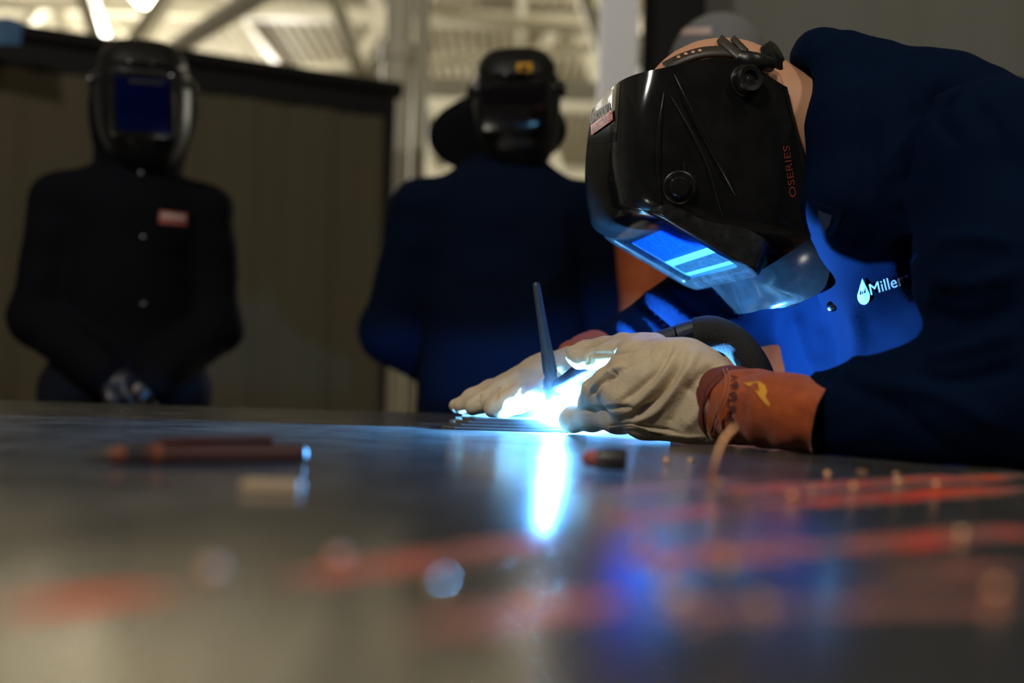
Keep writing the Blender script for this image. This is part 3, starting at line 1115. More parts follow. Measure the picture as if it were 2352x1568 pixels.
# chest print: drop and lettering
drop = [(.5, 1.0)] + [(.5 + .5 * math.sin(a) * (1 if True else 1), .32 - .32 * math.cos(a)) for a in [math.radians(d) for d in range(110, -111, -14)]]
print_on('drop_logo', fan_shape(drop), [(1971, 700), (2000, 697), (1994, 636), (1968, 640)], jtree, M['white_print'], body, .0012)
for i in range(3):
    print_on('logo_bar', fan_shape([(0, 0), (1, 0), (1, 1), (0, 1)]), [(1975 + i * 5, 676 - i * 2), (1977.5 + i * 5, 676 - i * 2), (1981 + i * 4, 656 - i * 4), (1979 + i * 4, 656 - i * 4)], jtree, M['jacket'], body, .0018)
print_on('chest_lettering', text_shape('Miller', True), [(2001, 677), (2077, 653), (2070, 626), (1996, 652)], jtree, M['white_print'], body, .0012)
print_on('chest_mark', fan_shape([(.5 + .5 * math.cos(a), .5 + .5 * math.sin(a)) for a in [k * .5 for k in range(12)]]), [(2077, 638), (2084, 636), (2083, 629), (2076, 631)], jtree, M['white_print'], body, .0012)

# trousers and boots
f = Field((.40, .78, .02), (1.02, 1.42, .95), .011)
for kn, an in zip(knees, ankles):
    f.chain([Vector((.67, 1.1 + (kn.y - 1.1) * .7, .84)), kn, an + Vector((0, 0, .02))], [.125, .088, .075], k=.03)
V, Q = f.surface()
obj('trousers', wrinkle(relax(V, Q, 2), Q, .01, (12, 12, 20)), Q, M['trousers'], body)
for an in ankles:
    f = Field(np.array(an) + np.array((-.30, -.12, -.12)), np.array(an) + np.array((.12, .12, .12)), .008)
    f.cone(an + Vector((0, 0, .05)), an + Vector((.01, 0, -.04)), .055, .05, k=.02)
    f.cone(an + Vector((0, 0, -.045)), an + Vector((-.17, 0, -.05)), .045, .04, k=.03)
    f.cut((0, 0, an.z - .088), (0, 0, -1))
    V, Q = f.surface()
    obj('boot', relax(V, Q, 1), Q, M['boot'], body)

# ================================================================== the welder's helmet
YAW = math.radians(9)
HW = Vector((-math.sin(YAW), math.cos(YAW), 0))
H0 = P(1620, 400, 1.075)


def Hp(px, py, wd=0.0):
    """point of the helmet: a place on its near side plane, then across its width"""
    r = P(px, py, 1.0) - EYE
    k = (H0 - EYE).dot(HW) / r.dot(HW)
    return EYE + r * k + HW * wd


WID = .225
helmet = thing('welding_helmet', 'glossy black welding helmet worn by the bent welder, lens facing the arc', 'helmet', Hp(1700, 700, WID / 2))
ST = [  # rim, middle of side, start of corner, front ; widths of each from the near side
    ((1812, 198), (1680, 133), (1522, 153), (1454, 158), (.004, .000, .006, .040)),
    ((1824, 250), (1690, 230), (1500, 245), (1441, 248), (.004, -.002, .003, .038)),
    ((1840, 335), (1700, 330), (1494, 340), (1437, 336), (.002, -.004, .001, .036)),
    ((1853, 400), (1710, 420), (1504, 425), (1446, 418), (.000, -.004, .001, .035)),
    ((1866, 460), (1730, 490), (1538, 476), (1480, 482), (-.006, -.003, .002, .034)),
    ((1876, 510), (1760, 545), (1630, 528), (1640, 522), (-.012, .002, .008, .036)),
    ((1885, 560), (1800, 588), (1712, 578), (1716, 572), (-.018, .014, .034, .056)),
    ((1889, 615), (1830, 632), (1770, 632), (1772, 634), (-.018, .020, .048, .068)),
    ((1880, 668), (1838, 674), (1800, 672), (1794, 682), (-.008, .028, .056, .078)),
    ((1846, 700), (1826, 702), (1812, 702), (1806, 706), (.030, .052, .074, .090)),
]
ctl = []
for R_, M_, C_, F_, ws in ST:
    near = [Hp(*R_, ws[0]), Hp(*M_, ws[1]), Hp(*C_, ws[2]), Hp(*F_, ws[3])]
    fwd = (Hp(*F_) - Hp(*M_)).normalized()
    far = [Hp(*R_, WID - ws[0]), Hp(*M_, WID - ws[1]), Hp(*C_, WID - ws[2]), Hp(*F_, WID - ws[3])]
    mid = Hp(*F_, WID / 2) + fwd * .004
    ctl.append(near + [mid] + far[::-1])
rows = [crom([list(p) for p in r], 8) for r in ctl]
rows = np.stack(rows)                       # stations x across x 3
cols = np.stack([crom(rows[:, i], 6) for i in range(rows.shape[1])], 1)
nu, nv = cols.shape[1], cols.shape[0]
inner = cols.copy()
nrm = np.cross(np.gradient(cols, axis=0), np.gradient(cols, axis=1))
nrm /= np.maximum(np.linalg.norm(nrm, axis=2, keepdims=True), 1e-9)
cen = np.array(Hp(1700, 380, WID / 2))
sg = np.sign(((cols - cen) * nrm).sum(2).mean())
nrm *= sg
inner = cols - nrm * .0032
vs = np.vstack([cols.reshape(-1, 3), inner.reshape(-1, 3)])
fs = []
K = nu * nv
for a in range(nv - 1):
    for c in range(nu - 1):
        q = a * nu + c
        f4 = [q, q + 1, q + nu + 1, q + nu]
        if sg < 0:
            f4 = f4[::-1]
        fs.append(f4)
        fs.append([x + K for x in f4[::-1]])
edge = [c for c in range(nu)] + [a * nu + nu - 1 for a in range(1, nv)] + [(nv - 1) * nu + c for c in range(nu - 2, -1, -1)] + [a * nu for a in range(nv - 2, 0, -1)]
for i in range(len(edge)):
    a, c = edge[i], edge[(i + 1) % len(edge)]
    fs.append([a, c, c + K, a + K])
bm = bmesh.new()
bv = [bm.verts.new(v) for v in vs]
for f4 in fs:
    try:
        bm.faces.new([bv[i] for i in f4])
    except ValueError:
        pass
shell = bm_obj('shell', bm, M['helmet'], helmet, smooth=True)
auto_smooth(shell, 50)
htree = bvh_of(shell)

# lens housing
N1, N2 = Hp(1520, 486, .003), Hp(1722, 606, .003)
lu = (N2 - N1).normalized()
ln_ = lu.cross(HW).normalized()
if ln_.dot(ARC - N1) < 0:
    ln_ = -ln_
LH = (N2 - N1).length
LW = WID - .006
LC = (N1 + N2) / 2 + HW * (LW / 2)


def lens_pt(u, v, n):
    return LC + lu * u + HW * v + ln_ * n


def ring_slab(name, outer, inner_, n0, n1, material, parent, bev=0.0):
    k = len(outer)
    vs_ = [lens_pt(u, v, n1) for u, v in outer] + [lens_pt(u, v, n1) for u, v in inner_] + [lens_pt(u, v, n0) for u, v in outer] + [lens_pt(u, v, n0) for u, v in inner_]
    fs_ = []
    for i in range(k):
        j_ = (i + 1) % k
        fs_ += [[i, j_, k + j_, k + i], [i, 2 * k + i, 2 * k + j_, j_], [k + i, k + j_, 3 * k + j_, 3 * k + i], [2 * k + i, 3 * k + i, 3 * k + j_, 2 * k + j_]]
    bm_ = bmesh.new()
    bb = [bm_.verts.new(v) for v in vs_]
    for f_ in fs_:
        bm_.faces.new([bb[i] for i in f_])
    bmesh.ops.recalc_face_normals(bm_, faces=bm_.faces)
    if bev:
        es = [e for e in bm_.edges if len(e.link_faces) == 2 and e.calc_face_angle(0) > .9]
        bmesh.ops.bevel(bm_, geom=es, offset=bev, segments=3, affect='EDGES', profile=.5)
    o_ = bm_obj(name, bm_, material, parent)
    return auto_smooth(o_, 35)


def plate(name, u0, u1, v0, v1, n0, n1, material, parent, r=.003):
    o_ = [((u0 + u1) / 2 + a, (v0 + v1) / 2 + c) for a, c in rrect(u1 - u0, v1 - v0, r, 4)]
    return slab(name, [lens_pt(u, v, n0) for u, v in o_], ln_, n1 - n0, material, parent)


out_r = rrect(LH + .034, LW + .006, .022, 6)
in_r = rrect(LH + .006, LW - .028, .010, 6)
out_r = [(u + .004, v) for u, v in out_r]
lens_frame = ring_slab('lens_frame', out_r, in_r, -.034, .004, M['dusty'], helmet, .004)
hu, hv = (LH + .006) / 2, (LW - .028) / 2
lip = ring_slab('lens_gasket', rrect(LH + .006, LW - .028, .010, 6), rrect(LH - .004, LW - .038, .008, 6), -.006, .0022, M['dusty'], lens_frame)
cart = plate('filter_cartridge', -hu, hu, -hv, hv, -.030, -.0050, M['lens_silver'], helmet)
plate('viewing_filter', -hu + .024, hu - .042, -hv + .012, hv - .010, -.0048, -.0040, M['lens_blue'], cart)
plate('solar_strip', hu - .030, hu - .012, -hv + .014, hv - .012, -.0048, -.0040, M['lens_solar'], cart)
for v in (-hv + .035, hv - .045):
    plate('vent_slot', -hu + .010, -hu + .012, v, v + .007, -.0048, -.0044, M['dark_plastic'], cart, .0005)
plate('cover_lens', -hu + .001, hu - .001, -hv + .001, hv - .001, -.0012, .0, M['glass'], helmet)
ts, tf = text_shape('POL')
o = obj('filter_lettering', [lens_pt(-hu + .006 + .011 * y, -.018 + .034 * (1 - x), -.0042) for x, y in ts], tf, M['white_print'], cart, smooth=False)

# knobs on the near side
def on_side(px, py, lift=0.0):
    return drape(px, py, htree, lift)


side_n = -HW
kp = on_side(1711, 187)
lathe('pivot_knob', kp, side_n + Vector((.1, 0, 0)), [(-.006, .018), (.002, .018), (.003, .0165), (.012, .0155), (.014, .0135), (.0135, .009), (.010, .008), (.010, .004), (.012, .002)], M['helmet_matte'], helmet, 28)
kp = on_side(1559, 431)
kn_ = lathe('shade_knob', kp, side_n + Vector((-.18, 0, -.1)), [(-.008, .0155), (.002, .0155), (.0035, .0142), (.0035, .0120), (.0085, .0112), (.0105, .0095), (.0105, .0005)], M['helmet'], helmet, 28)
lathe('knob_ring', kp + side_n * .002, side_n + Vector((-.18, 0, -.1)), [(-.004, .0178), (.001, .0178), (.0016, .0165), (.0012, .0155)], M['helmet_matte'], kn_, 28)


def side_line(name, pts, rad, m):
    q = [on_side(x, y, .0004) for x, y in pts]
    q = [p for p in q if p is not None]
    return tube(name, q, rad, m, helmet, seg=8, n=5)


side_line('side_rib', [(1548, 172), (1580, 245), (1620, 320), (1665, 400), (1690, 450)], [.001, .0035, .004, .004, .001], M['helmet'])
side_line('side_rib', [(1525, 215), (1513, 300), (1512, 380), (1520, 470)], [.001, .003, .003, .001], M['helmet'])
side_line('side_rib', [(1540, 222), (1585, 300), (1620, 370), (1640, 430), (1660, 500)], [.001, .002, .002, .002, .001], M['helmet_matte'])
slab('slide_switch', [on_side(1566, 375, .001), on_side(1573, 375, .001), on_side(1574, 402, .001), on_side(1566, 402, .001)], side_n, .002, M['helmet_matte'], helmet)
side_line('rim_bead', [(1745, 160), (1800, 197), (1818, 225), (1836, 320), (1852, 400), (1872, 490)], [.001, .002, .0025, .0025, .0025, .001], M['helmet'])
# stickers
stk = [(1341, 303), (1402, 277), (1396, 238), (1342, 268)]
print_on('forehead_sticker', grid_shape(8, 6), [(1356, 330), (1416, 325), (1426, 190), (1352, 250)], htree, M['helmet'], helmet, .0005)
print_on('sticker_box', grid_shape(), [(1359, 288), (1405, 262), (1402, 235), (1358, 264)], htree, M['white_print'], helmet, .0011)
print_on('sticker_box', grid_shape(), [(1360.5, 286), (1403.5, 261), (1400.5, 238), (1359.5, 265)], htree, M['black_print'], helmet, .0017)
print_on('sticker_band', grid_shape(), [(1362, 311), (1412, 276), (1410, 251), (1360, 289)], htree, M['red_print'], helmet, .0022)
print_on('sticker_lettering', text_shape('LINCOLN', True), [(1362, 284), (1400, 261), (1398, 242), (1361, 269)], htree, M['white_print'], helmet, .0030)
print_on('sticker_lettering', text_shape('ELECTRIC', True), [(1365, 305), (1408, 275), (1406, 258), (1364, 292)], htree, M['white_print'], helmet, .0030)
print_on('side_lettering', text_shape('OSERIES'), [(1829, 452), (1812, 334), (1797, 336), (1814, 455)], htree, M['orange_print'], helmet, .0008)

# headgear on the bare head
btree = bvh_of(body)


def head_strap(name, pts, wpx, m, parent, lift=.002):
    """flat strap following the head: centre line and half width"""
    pl = crom(pts, 4)
    L1, R1 = [], []
    for i in range(len(pl)):
        tg = pl[min(i + 1, len(pl) - 1)] - pl[max(i - 1, 0)]
        nn = np.array((-tg[1], tg[0])) / max(np.linalg.norm(tg), 1e-6) * wpx
        a, c = drape(*(pl[i] + nn), btree, lift), drape(*(pl[i] - nn), btree, lift)
        if a is not None and c is not None:
            L1.append(a)
            R1.append(c)
    n = len(L1)
    if n < 2:
        return None
    up = [((L1[i] + R1[i]) / 2 - head_c).normalized() * .002 for i in range(n)]
    vs_ = L1 + R1 + [L1[i] + up[i] for i in range(n)] + [R1[i] + up[i] for i in range(n)]
    fs_ = []
    for i in range(n - 1):
        a, c, d_, e_ = i, n + i, 2 * n + i, 3 * n + i
        fs_ += [[a, a + 1, c + 1, c], [d_, e_, e_ + 1, d_ + 1], [a, d_, d_ + 1, a + 1], [c, c + 1, e_ + 1, e_]]
    fs_ += [[0, n, 3 * n, 2 * n], [n - 1, 3 * n - 1, 4 * n - 1, 2 * n - 1]]
    return obj(name, vs_, fs_, m, parent)


hb = head_strap('headband', [(1530, 158), (1570, 138), (1620, 124), (1680, 124), (1740, 140)], 10, M['headgear'], helmet)
for hx, hy in ((1562, 138), (1578, 131), (1594, 127), (1609, 124)):
    q = drape(hx, hy, btree, .0045)
    if q is not None and hb is not None:
        lathe('band_hole', q, (EYE - q).normalized() + Vector((0, 0, .8)), [(-.001, .0022), (.0005, .0022)], M['skin'], hb, 10)
head_strap('crown_strap', [(1642, 88), (1662, 105), (1685, 125), (1700, 138)], 9, M['headgear'], helmet, .003)
head_strap('crown_strap', [(1672, 86), (1690, 104), (1712, 126)], 6, M['headgear'], helmet, .003)
rk = P(1772, 140, 1.13)
lathe('ratchet_knob', rk, (.75, -.55, .35), [(-.02, .012), (-.004, .014), (-.003, .020), (.008, .021), (.010, .018), (.010, .0)], M['helmet_matte'], helmet, 18)
tube('headband_arm', [P(1700, 130, 1.09), P(1735, 140, 1.085), P(1768, 148, 1.10)], [.008, .010, .009], M['helmet_matte'], helmet, 10, flat=((0, 1, 0), .4))

# ================================================================== the arc, the work and the torch
arc = thing('welding_arc', 'white-hot welding arc glowing at the torch tip', 'arc', ARC - Vector((0, 0, .008)))
lathe('plasma', ARC - Vector((0, 0, .006)), (-.05, 0, 1), [(0, .0022), (.002, .0018), (.004, .0010), (.006, .0005)], M['arc'], arc, 12)
lathe('weld_pool', ARC - Vector((0, 0, .0085)), (0, 0, 1), [(0, .004), (.0012, .0036), (.002, .0015)], M['arc'], arc, 14)
al = bpy.data.lights.new('arc_light', 'POINT')
al.energy = ARC_W
al.color = ARC_COL
al.shadow_soft_size = .0045
ao = bpy.data.objects.new('arc_light', al)
COL.objects.link(ao)
ao.parent = arc
ao.location = (0, 0, .0085)

# scattering haze added round the arc to stand in for lens bloom
def bloom():
    m = bpy.data.materials.new('arc_bloom')
    m.use_nodes = True
    nt = m.node_tree
    nt.nodes.remove(nt.nodes['Principled BSDF'])
    sc_ = nt.nodes.new('ShaderNodeVolumeScatter')
    sc_.inputs['Color'].default_value = (.9, .95, 1, 1)
    tc = nt.nodes.new('ShaderNodeTexCoord')
    ln = nt.nodes.new('ShaderNodeVectorMath')
    ln.operation = 'LENGTH'
    nt.links.new(tc.outputs['Object'], ln.inputs[0])
    mr = nt.nodes.new('ShaderNodeMapRange')
    mr.inputs['From Min'].default_value = 0.0
    mr.inputs['From Max'].default_value = BLOOM_R
    mr.inputs['To Min'].default_value = 1.0
    mr.inputs['To Max'].default_value = 0.0
    nt.links.new(ln.outputs['Value'], mr.inputs[0])
    pw = nt.nodes.new('ShaderNodeMath')
    pw.operation = 'POWER'
    pw.inputs[1].default_value = 2.0
    nt.links.new(mr.outputs[0], pw.inputs[0])
    mu = nt.nodes.new('ShaderNodeMath')
    mu.operation = 'MULTIPLY'
    mu.inputs[1].default_value = BLOOM_D
    nt.links.new(pw.outputs[0], mu.inputs[0])
    nt.links.new(mu.outputs[0], sc_.inputs['Density'])
    nt.links.new(sc_.outputs[0], nt.nodes['Material Output'].inputs['Volume'])
    return m


BLOOM_R, BLOOM_D = .070, 2.0
bm = bmesh.new()
bmesh.ops.create_icosphere(bm, subdivisions=3, radius=BLOOM_R)
me = bpy.data.meshes.new('arc_bloom')
bm.to_mesh(me)
bm.free()
me.materials.append(bloom())
o = bpy.data.objects.new('arc_bloom', me)
COL.objects.link(o)
o.location = ARC + Vector((0, 0, .006))
tag(o, 'thin haze added for the bloom round the arc', 'bloom', kind='stuff')

# stacked coupons under the far hand
cy = 1.206
for i in range(4):
    z = TZ + .0005 + i * .0033
    xl = P(1012 + i * 9, 975, 1.23).x + .003 * i
    xr = P((1298, 1290, 1284, 1272)[i], 975, 1.21).x
    y0_ = cy - .030 + i * .006
    p_ = [Vector((xl + .02, y0_, z)), Vector((xr, y0_ - .004, z)), Vector((xr + .004, y0_ + .085, z)), Vector((xl, y0_ + .09, z)), Vector((xl + .004, y0_ + .02, z))]
    o = slab('steel_coupon', p_, (0, 0, 1), .0030, M['steel_plate'], None, bevel=.0004)
    tag(o, ('lowest steel coupon of the stack under the far gloved hand', 'second steel coupon from the table in the welded stack',
            'third steel coupon from the table in the welded stack', 'topmost steel coupon under the gloved fingers')[i], 'plate', 'stacked steel coupons')
p_ = [T(1348, 989), T(1430, 996), T(1540, 1012), T(1560, 1000), T(1470, 984), T(1360, 980)]
tag(slab('steel_strip', [q + Vector((0, 0, .0005)) for q in p_], (0, 0, 1), .003, M['steel_plate'], None), 'shiny flat steel strip lying under the torch hand', 'plate')

TD = 1.195
torch = thing('welding_torch', 'black welding torch with tall back cap held over the arc', 'torch', ARC)
cap_t, cap_b = P(1231, 648, TD), P(1266, 868, TD)
ax_ = (cap_t - cap_b).normalized()
Lc = (cap_t - cap_b).length
lathe('back_cap', cap_b, ax_, [(0, .0082), (.006, .0080), (.02, .0074), (Lc * .35, .0066), (Lc * .6, .0056), (Lc - .006, .0046), (Lc - .002, .0042), (Lc, .0025)], M['torch'], torch, 24)
xh, yh, _ = frame_from(ax_)
cp_ = [o for o in torch.children if o.name.startswith('back_cap')][0]
for k in range(8):
    an = k * math.pi / 4 + .2
    dr = xh * math.cos(an) + yh * math.sin(an)
    tube('grip_rib', [cap_b + ax_ * .006 + dr * .0080, cap_b + ax_ * .02 + dr * .0076, cap_b + ax_ * .036 + dr * .0068], [.0012, .0012, .0006], M['torch'], cp_, 6, 3)
hd_t, hd_b = P(1266, 872, TD), P(1270, 914, TD)
lathe('collar', hd_t - ax_ * .006, ax_, [(0, .0088), (.001, .0098), (.007, .0098), (.009, .0085)], M['torch'], torch, 24)
Lh = (hd_t - hd_b).length
lathe('head', hd_b, ax_, [(0, .0086), (.001, .0092), (Lh * .6, .0095), (Lh - .002, .0090), (Lh, .0080)], M['torch'], torch, 24)
nz_b = P(1275, 952, TD)
Ln = (hd_b - nz_b).length
lathe('gas_cup', nz_b, ax_, [(0, .0058), (.002, .0062), (Ln * .35, .0066), (Ln * .5, .0080), (Ln, .0082)], M['ceramic'], torch, 24)
lathe('tungsten', ARC + ax_ * .004, ax_, [(0, .0003), (.004, .0012), (.02, .0012)], M['tungsten'], torch, 8)
hpts = [P(1271, 892, TD), P(1306, 872, 1.174), P(1352, 842, 1.154), P(1420, 815, 1.134), P(1500, 790, 1.115), P(1560, 770, 1.10)]
tube('handle', hpts, [.0070, .0095, .0115, .0125, .0125, .0120], M['handle_grip'], torch, 18, 6)
htr = bvh_of([o for o in torch.children if o.name.startswith('handle')][0])
print_on('handle_lettering', text_shape('miller'), [(1292, 897), (1320, 883), (1318, 877), (1290, 891)], htr, M['white_print'], torch, .0004)
cf = tube('cable_ferrule', [P(1560, 770, 1.10), P(1600, 757, 1.094)], [.0125, .0125], M['handle_grip'], torch, 18, 3)
slab('ferrule_label', [P(1566, 762, 1.085), P(1600, 750, 1.080), P(1602, 760, 1.080), P(1567, 772, 1.085)], (0, -1, .4), .001, M['handle_grip'], cf)
cpts = [P(1598, 768, 1.094), P(1640, 764, 1.088), P(1690, 787, 1.08), P(1730, 837, 1.07), P(1752, 890, 1.07), P(1775, 950, 1.085), Vector((.335, 1.13, TZ + .016)), Vector((.41, 1.17, TZ + .016)), Vector((.455, 1.185, TZ - .03)), Vector((.47, 1.19, TZ - .3)), Vector((.47, 1.19, .02))]
tube('cable_cover', cpts, [.019, .0185, .0175, .017, .0165, .016, .015, .015, .015, .015, .015], M['cablecover'], torch, 16, 8)

# ================================================================== gloves
def fingers(f, specs, k=.008):
    for pts, rad in specs:
        f.chain(pts, rad, k=k)


glove = thing('welding_glove', 'cream leather glove with rust cuff gripping the torch', 'glove', P(1560, 1010, 1.08), 'welder\'s gloves')
Wn = P(1648, 925, 1.040)
pts_all = [Wn, P(1290, 800, 1.18), P(1300, 990, 1.19), P(1640, 780, 1.02), P(1690, 1015, 1.02)]
lo, hi = rng_box(pts_all, .045)
g = Field(lo, hi, .0017)
kI, kM, kR, kP = P(1460, 820, 1.095), P(1448, 868, 1.072), P(1440, 915, 1.065), P(1480, 958, 1.065)
hc = P(1560, 880, 1.055)
g.chain([Wn, hc], [.039, .046], k=.02, flat=((0, 1, 0), 1.25))
g.cone(hc, P(1470, 850, 1.08), .044, .030, k=.02, flat=((0, 1, 0), 1.2))
for kk, r in ((kI, .022), (kM, .025), (kR, .025), (kP, .020)):
    g.cone(P(1590, 895, 1.05), kk, .036, r, k=.016)
g.cone(P(1600, 950, 1.045), P(1500, 965, 1.06), .034, .020, k=.016)
g.cone(P(1640, 960, 1.04), P(1590, 965, 1.045), .030, .030, k=.016)
# index and thumb lie along the handle
fingers(g, [([kI, P(1400, 815, 1.125), P(1362, 824, 1.14), P(1330, 826, 1.15), P(1316, 818, 1.155)], [.021, .0135, .0118, .0105, .0085])], k=.006)
fingers(g, [([P(1490, 815, 1.10), P(1430, 793, 1.14), P(1390, 793, 1.16), P(1345, 802, 1.17), P(1310, 806, 1.175)], [.024, .0130, .0110, .0100, .0060])], k=.006)
# middle and ring finger curl round the grip
fingers(g, [([kM, P(1398, 878, 1.082), P(1368, 900, 1.095), P(1358, 930, 1.115), P(1376, 942, 1.135)], [.022, .0165, .0150, .0135, .011])], k=.006)
fingers(g, [([kR, P(1405, 895, 1.072), P(1388, 915, 1.088), P(1395, 935, 1.11)], [.024, .0150, .0130, .011])], k=.005)
# little finger stretched along the table
fingers(g, [([kP, P(1420, 958, 1.090), P(1360, 960, 1.125), P(1314, 963, 1.150), P(1304, 966, 1.157)], [.021, .0155, .0145, .0130, .0105])], k=.010)
g.cone(P(1500, 815, 1.10), P(1415, 805, 1.135), .022, .012, k=.01)
g.cut((0, 0, TZ + .001), (0, 0, -1))
V, Q = g.surface()
V = relax(V, Q, 2, .5)
V = wrinkle(V, Q, .003, (55, 55, 55))
V = sculpt(V, Q, [
    ([(1545, 790), (1510, 850), (1470, 890), (1425, 925)], 9, -.0055), ([(1560, 800), (1520, 870), (1485, 905), (1430, 965)], 10, .0045),
    ([(1570, 830), (1520, 905), (1470, 945), (1435, 975)], 9, -.0055), ([(1590, 830), (1545, 900), (1500, 950), (1425, 972)], 9, .0045),
    ([(1600, 880), (1560, 930), (1530, 985)], 14, -.0045), ([(1650, 840), (1600, 870), (1570, 905)], 12, -.004), ([(1640, 890), (1610, 940), (1570, 985)], 16, .004),
    ([(1455, 806), (1420, 812), (1385, 813), (1350, 813)], 4, -.0025), ([(1440, 840), (1405, 850), (1375, 872), (1350, 905)], 5, .003),
    ([(1405, 848), (1412, 862), (1380, 880), (1362, 905)], 4.5, -.006), ([(1395, 868), (1380, 890), (1372, 915)], 4, .003), ([(1345, 880), (1338, 905), (1336, 930)], 5, .002),
    ([(1500, 800), (1470, 825), (1440, 850)], 4, -.0025), ([(1478, 790), (1455, 800), (1430, 838)], 4, -.002),
    ([(1330, 942), (1400, 938), (1470, 935)], 5, -.004), ([(1400, 985), (1450, 980), (1500, 988), (1560, 1000), (1620, 1003)], 3, .0025),
    ([(1400, 979), (1450, 974), (1500, 982), (1560, 994)], 3, -.0025),
    ([(1350, 815), (1352, 828), (1345, 838)], 3, -.002), ([(1600, 800), (1585, 840), (1600, 880)], 14, .003), ([(1490, 930), (1450, 950), (1420, 970)], 7, -.004),
])
V[:, 2] = np.maximum(V[:, 2], TZ + .001)
hand = obj('hand', V, Q, M['glove'], glove)
gtree = bvh_of(hand)


def seam(name, pts, r, m, parent, tree, lift=.0002):
    q = [drape(x, y, tree, lift) for x, y in pts]
    q = [p for p in q if p is not None]
    if len(q) > 1:
        return tube(name, q, r, m, parent, 6, 4)


seam('seam', [(1400, 983), (1440, 979), (1475, 985), (1510, 997), (1560, 1003), (1615, 1008)], .0012, M['glove_seam'], glove, gtree)


def cuff_tube(name, secs, material, parent, seg=40, thick=.0035, amp=.003, seed=0.0):
    """leather gauntlet: sections (centre, half height, half depth), open at the last end"""
    arr = crom([list(c) + [hh, hd] for c, hh, hd in secs], 8)
    n = len(arr)
    vs_, fs_ = [], []
    for layer in (0, 1):
        for i in range(n):
            c = Vector(arr[i, :3])
            tg = Vector(arr[min(i + 1, n - 1), :3]) - Vector(arr[max(i - 1, 0), :3])
            tg.normalize()
            up = (Vector((0, 0, 1)) - tg * tg.z).normalized()
            sd = tg.cross(up).normalized()
            for k in range(seg):
                an = 2 * math.pi * k / seg
                q = np.array([[i * .35 + seed, math.cos(an) * 1.6 + 5, math.sin(an) * 1.6 + 5]])
                rr = 1 + float(vnoise(q)[0]) * amp / .04
                hh, hd = arr[i, 3] - layer * thick, arr[i, 4] - layer * thick
                e = .8
                cs_, sn_ = math.cos(an), math.sin(an)
                v = c + up * (hh * rr * math.copysign(abs(sn_) ** e, sn_)) + sd * (hd * rr * math.copysign(abs(cs_) ** e, cs_))
                v.z = max(v.z, TZ + .0012 + layer * thick)
                vs_.append(v)
    for layer in (0, 1):
        o_ = layer * n * seg
        for i in range(n - 1):
            for k in range(seg):
                k2 = (k + 1) % seg
                q = [o_ + i * seg + k, o_ + i * seg + k2, o_ + (i + 1) * seg + k2, o_ + (i + 1) * seg + k]
                fs_.append(q if layer == 0 else q[::-1])
    for k in range(seg):
        k2 = (k + 1) % seg
        e0 = (n - 1) * seg
        fs_.append([e0 + k, e0 + k2, n * seg + e0 + k2, n * seg + e0 + k])
        fs_.append([k2, k, n * seg + k, n * seg + k2])
    bm_ = bmesh.new()
    bb = [bm_.verts.new(v) for v in vs_]
    for f_ in fs_:
        bm_.faces.new([bb[i] for i in f_])
    return auto_smooth(bm_obj(name, bm_, material, parent, smooth=True), 60)


def sec(px, ytop, ybot, d, hd):
    c = P(px, (ytop + ybot) / 2, d)
    return (c, (ybot - ytop) / 2 / FPX * d, hd)


cuff = cuff_tube('cuff', [sec(1662, 858, 1012, 1.039, .040), sec(1690, 850, 1018, 1.027, .045), sec(1725, 846, 1022, 1.013, .048), sec(1742, 866, 1026, 1.007, .046), sec(1775, 852, 1030, 0.994, .052), sec(1830, 862, 1036, 0.978, .055), sec(1894, 884, 1043, 0.965, .057)], M['cuff'], glove, amp=.007)
cuff_tube('wrist_binding', [sec(1640, 852, 1012, 1.047, .043), sec(1652, 845, 1014, 1.043, .047), sec(1668, 838, 1016, 1.037, .050), sec(1684, 840, 1018, 1.031, .051), sec(1694, 850, 1018, 1.026, .049)], M['cuff_dark'], glove, thick=.003, amp=.001, seed=3)
ctree = bvh_of(cuff, *[o for o in glove.children if o.name.startswith('wrist_binding')])
for dx in (0, 9):
    seam('stitching', [(1660 + dx, 846), (1668 + dx, 870), (1664 + dx, 900), (1652 + dx, 935), (1640 + dx, 965), (1632 + dx, 990)], .0006, M['thread'], glove, ctree, .0003)
bird = [(0, .92), (.3, .95), (.55, 1.0), (.78, .85), (.88, .6), (.82, .4), (1.0, .08), (.96, 0), (.75, .2), (.6, .38), (.45, .62), (.25, .78)]
print_on('yellow_emblem', fan_shape(bird), [(1708, 934), (1770, 934), (1770, 876), (1708, 876)], ctree, M['yellow'], glove, .0009)
print_on('cuff_stamp', text_shape('KEVLAR', True), [(1678, 862), (1667, 968), (1680, 970), (1695, 866)], ctree, M['stamp'], glove, .0006)
for i in range(4):
    yy = 876 + i * 27
    print_on('cuff_stamp', fan_shape([(0, .1), (.8, 0), (1, .5), (.7, 1), (.1, .85)]), [(1684 - i * 3, yy + 18), (1698 - i * 3, yy + 18), (1698 - i * 3, yy), (1684 - i * 3, yy)], ctree, M['stamp'], glove, .0006)

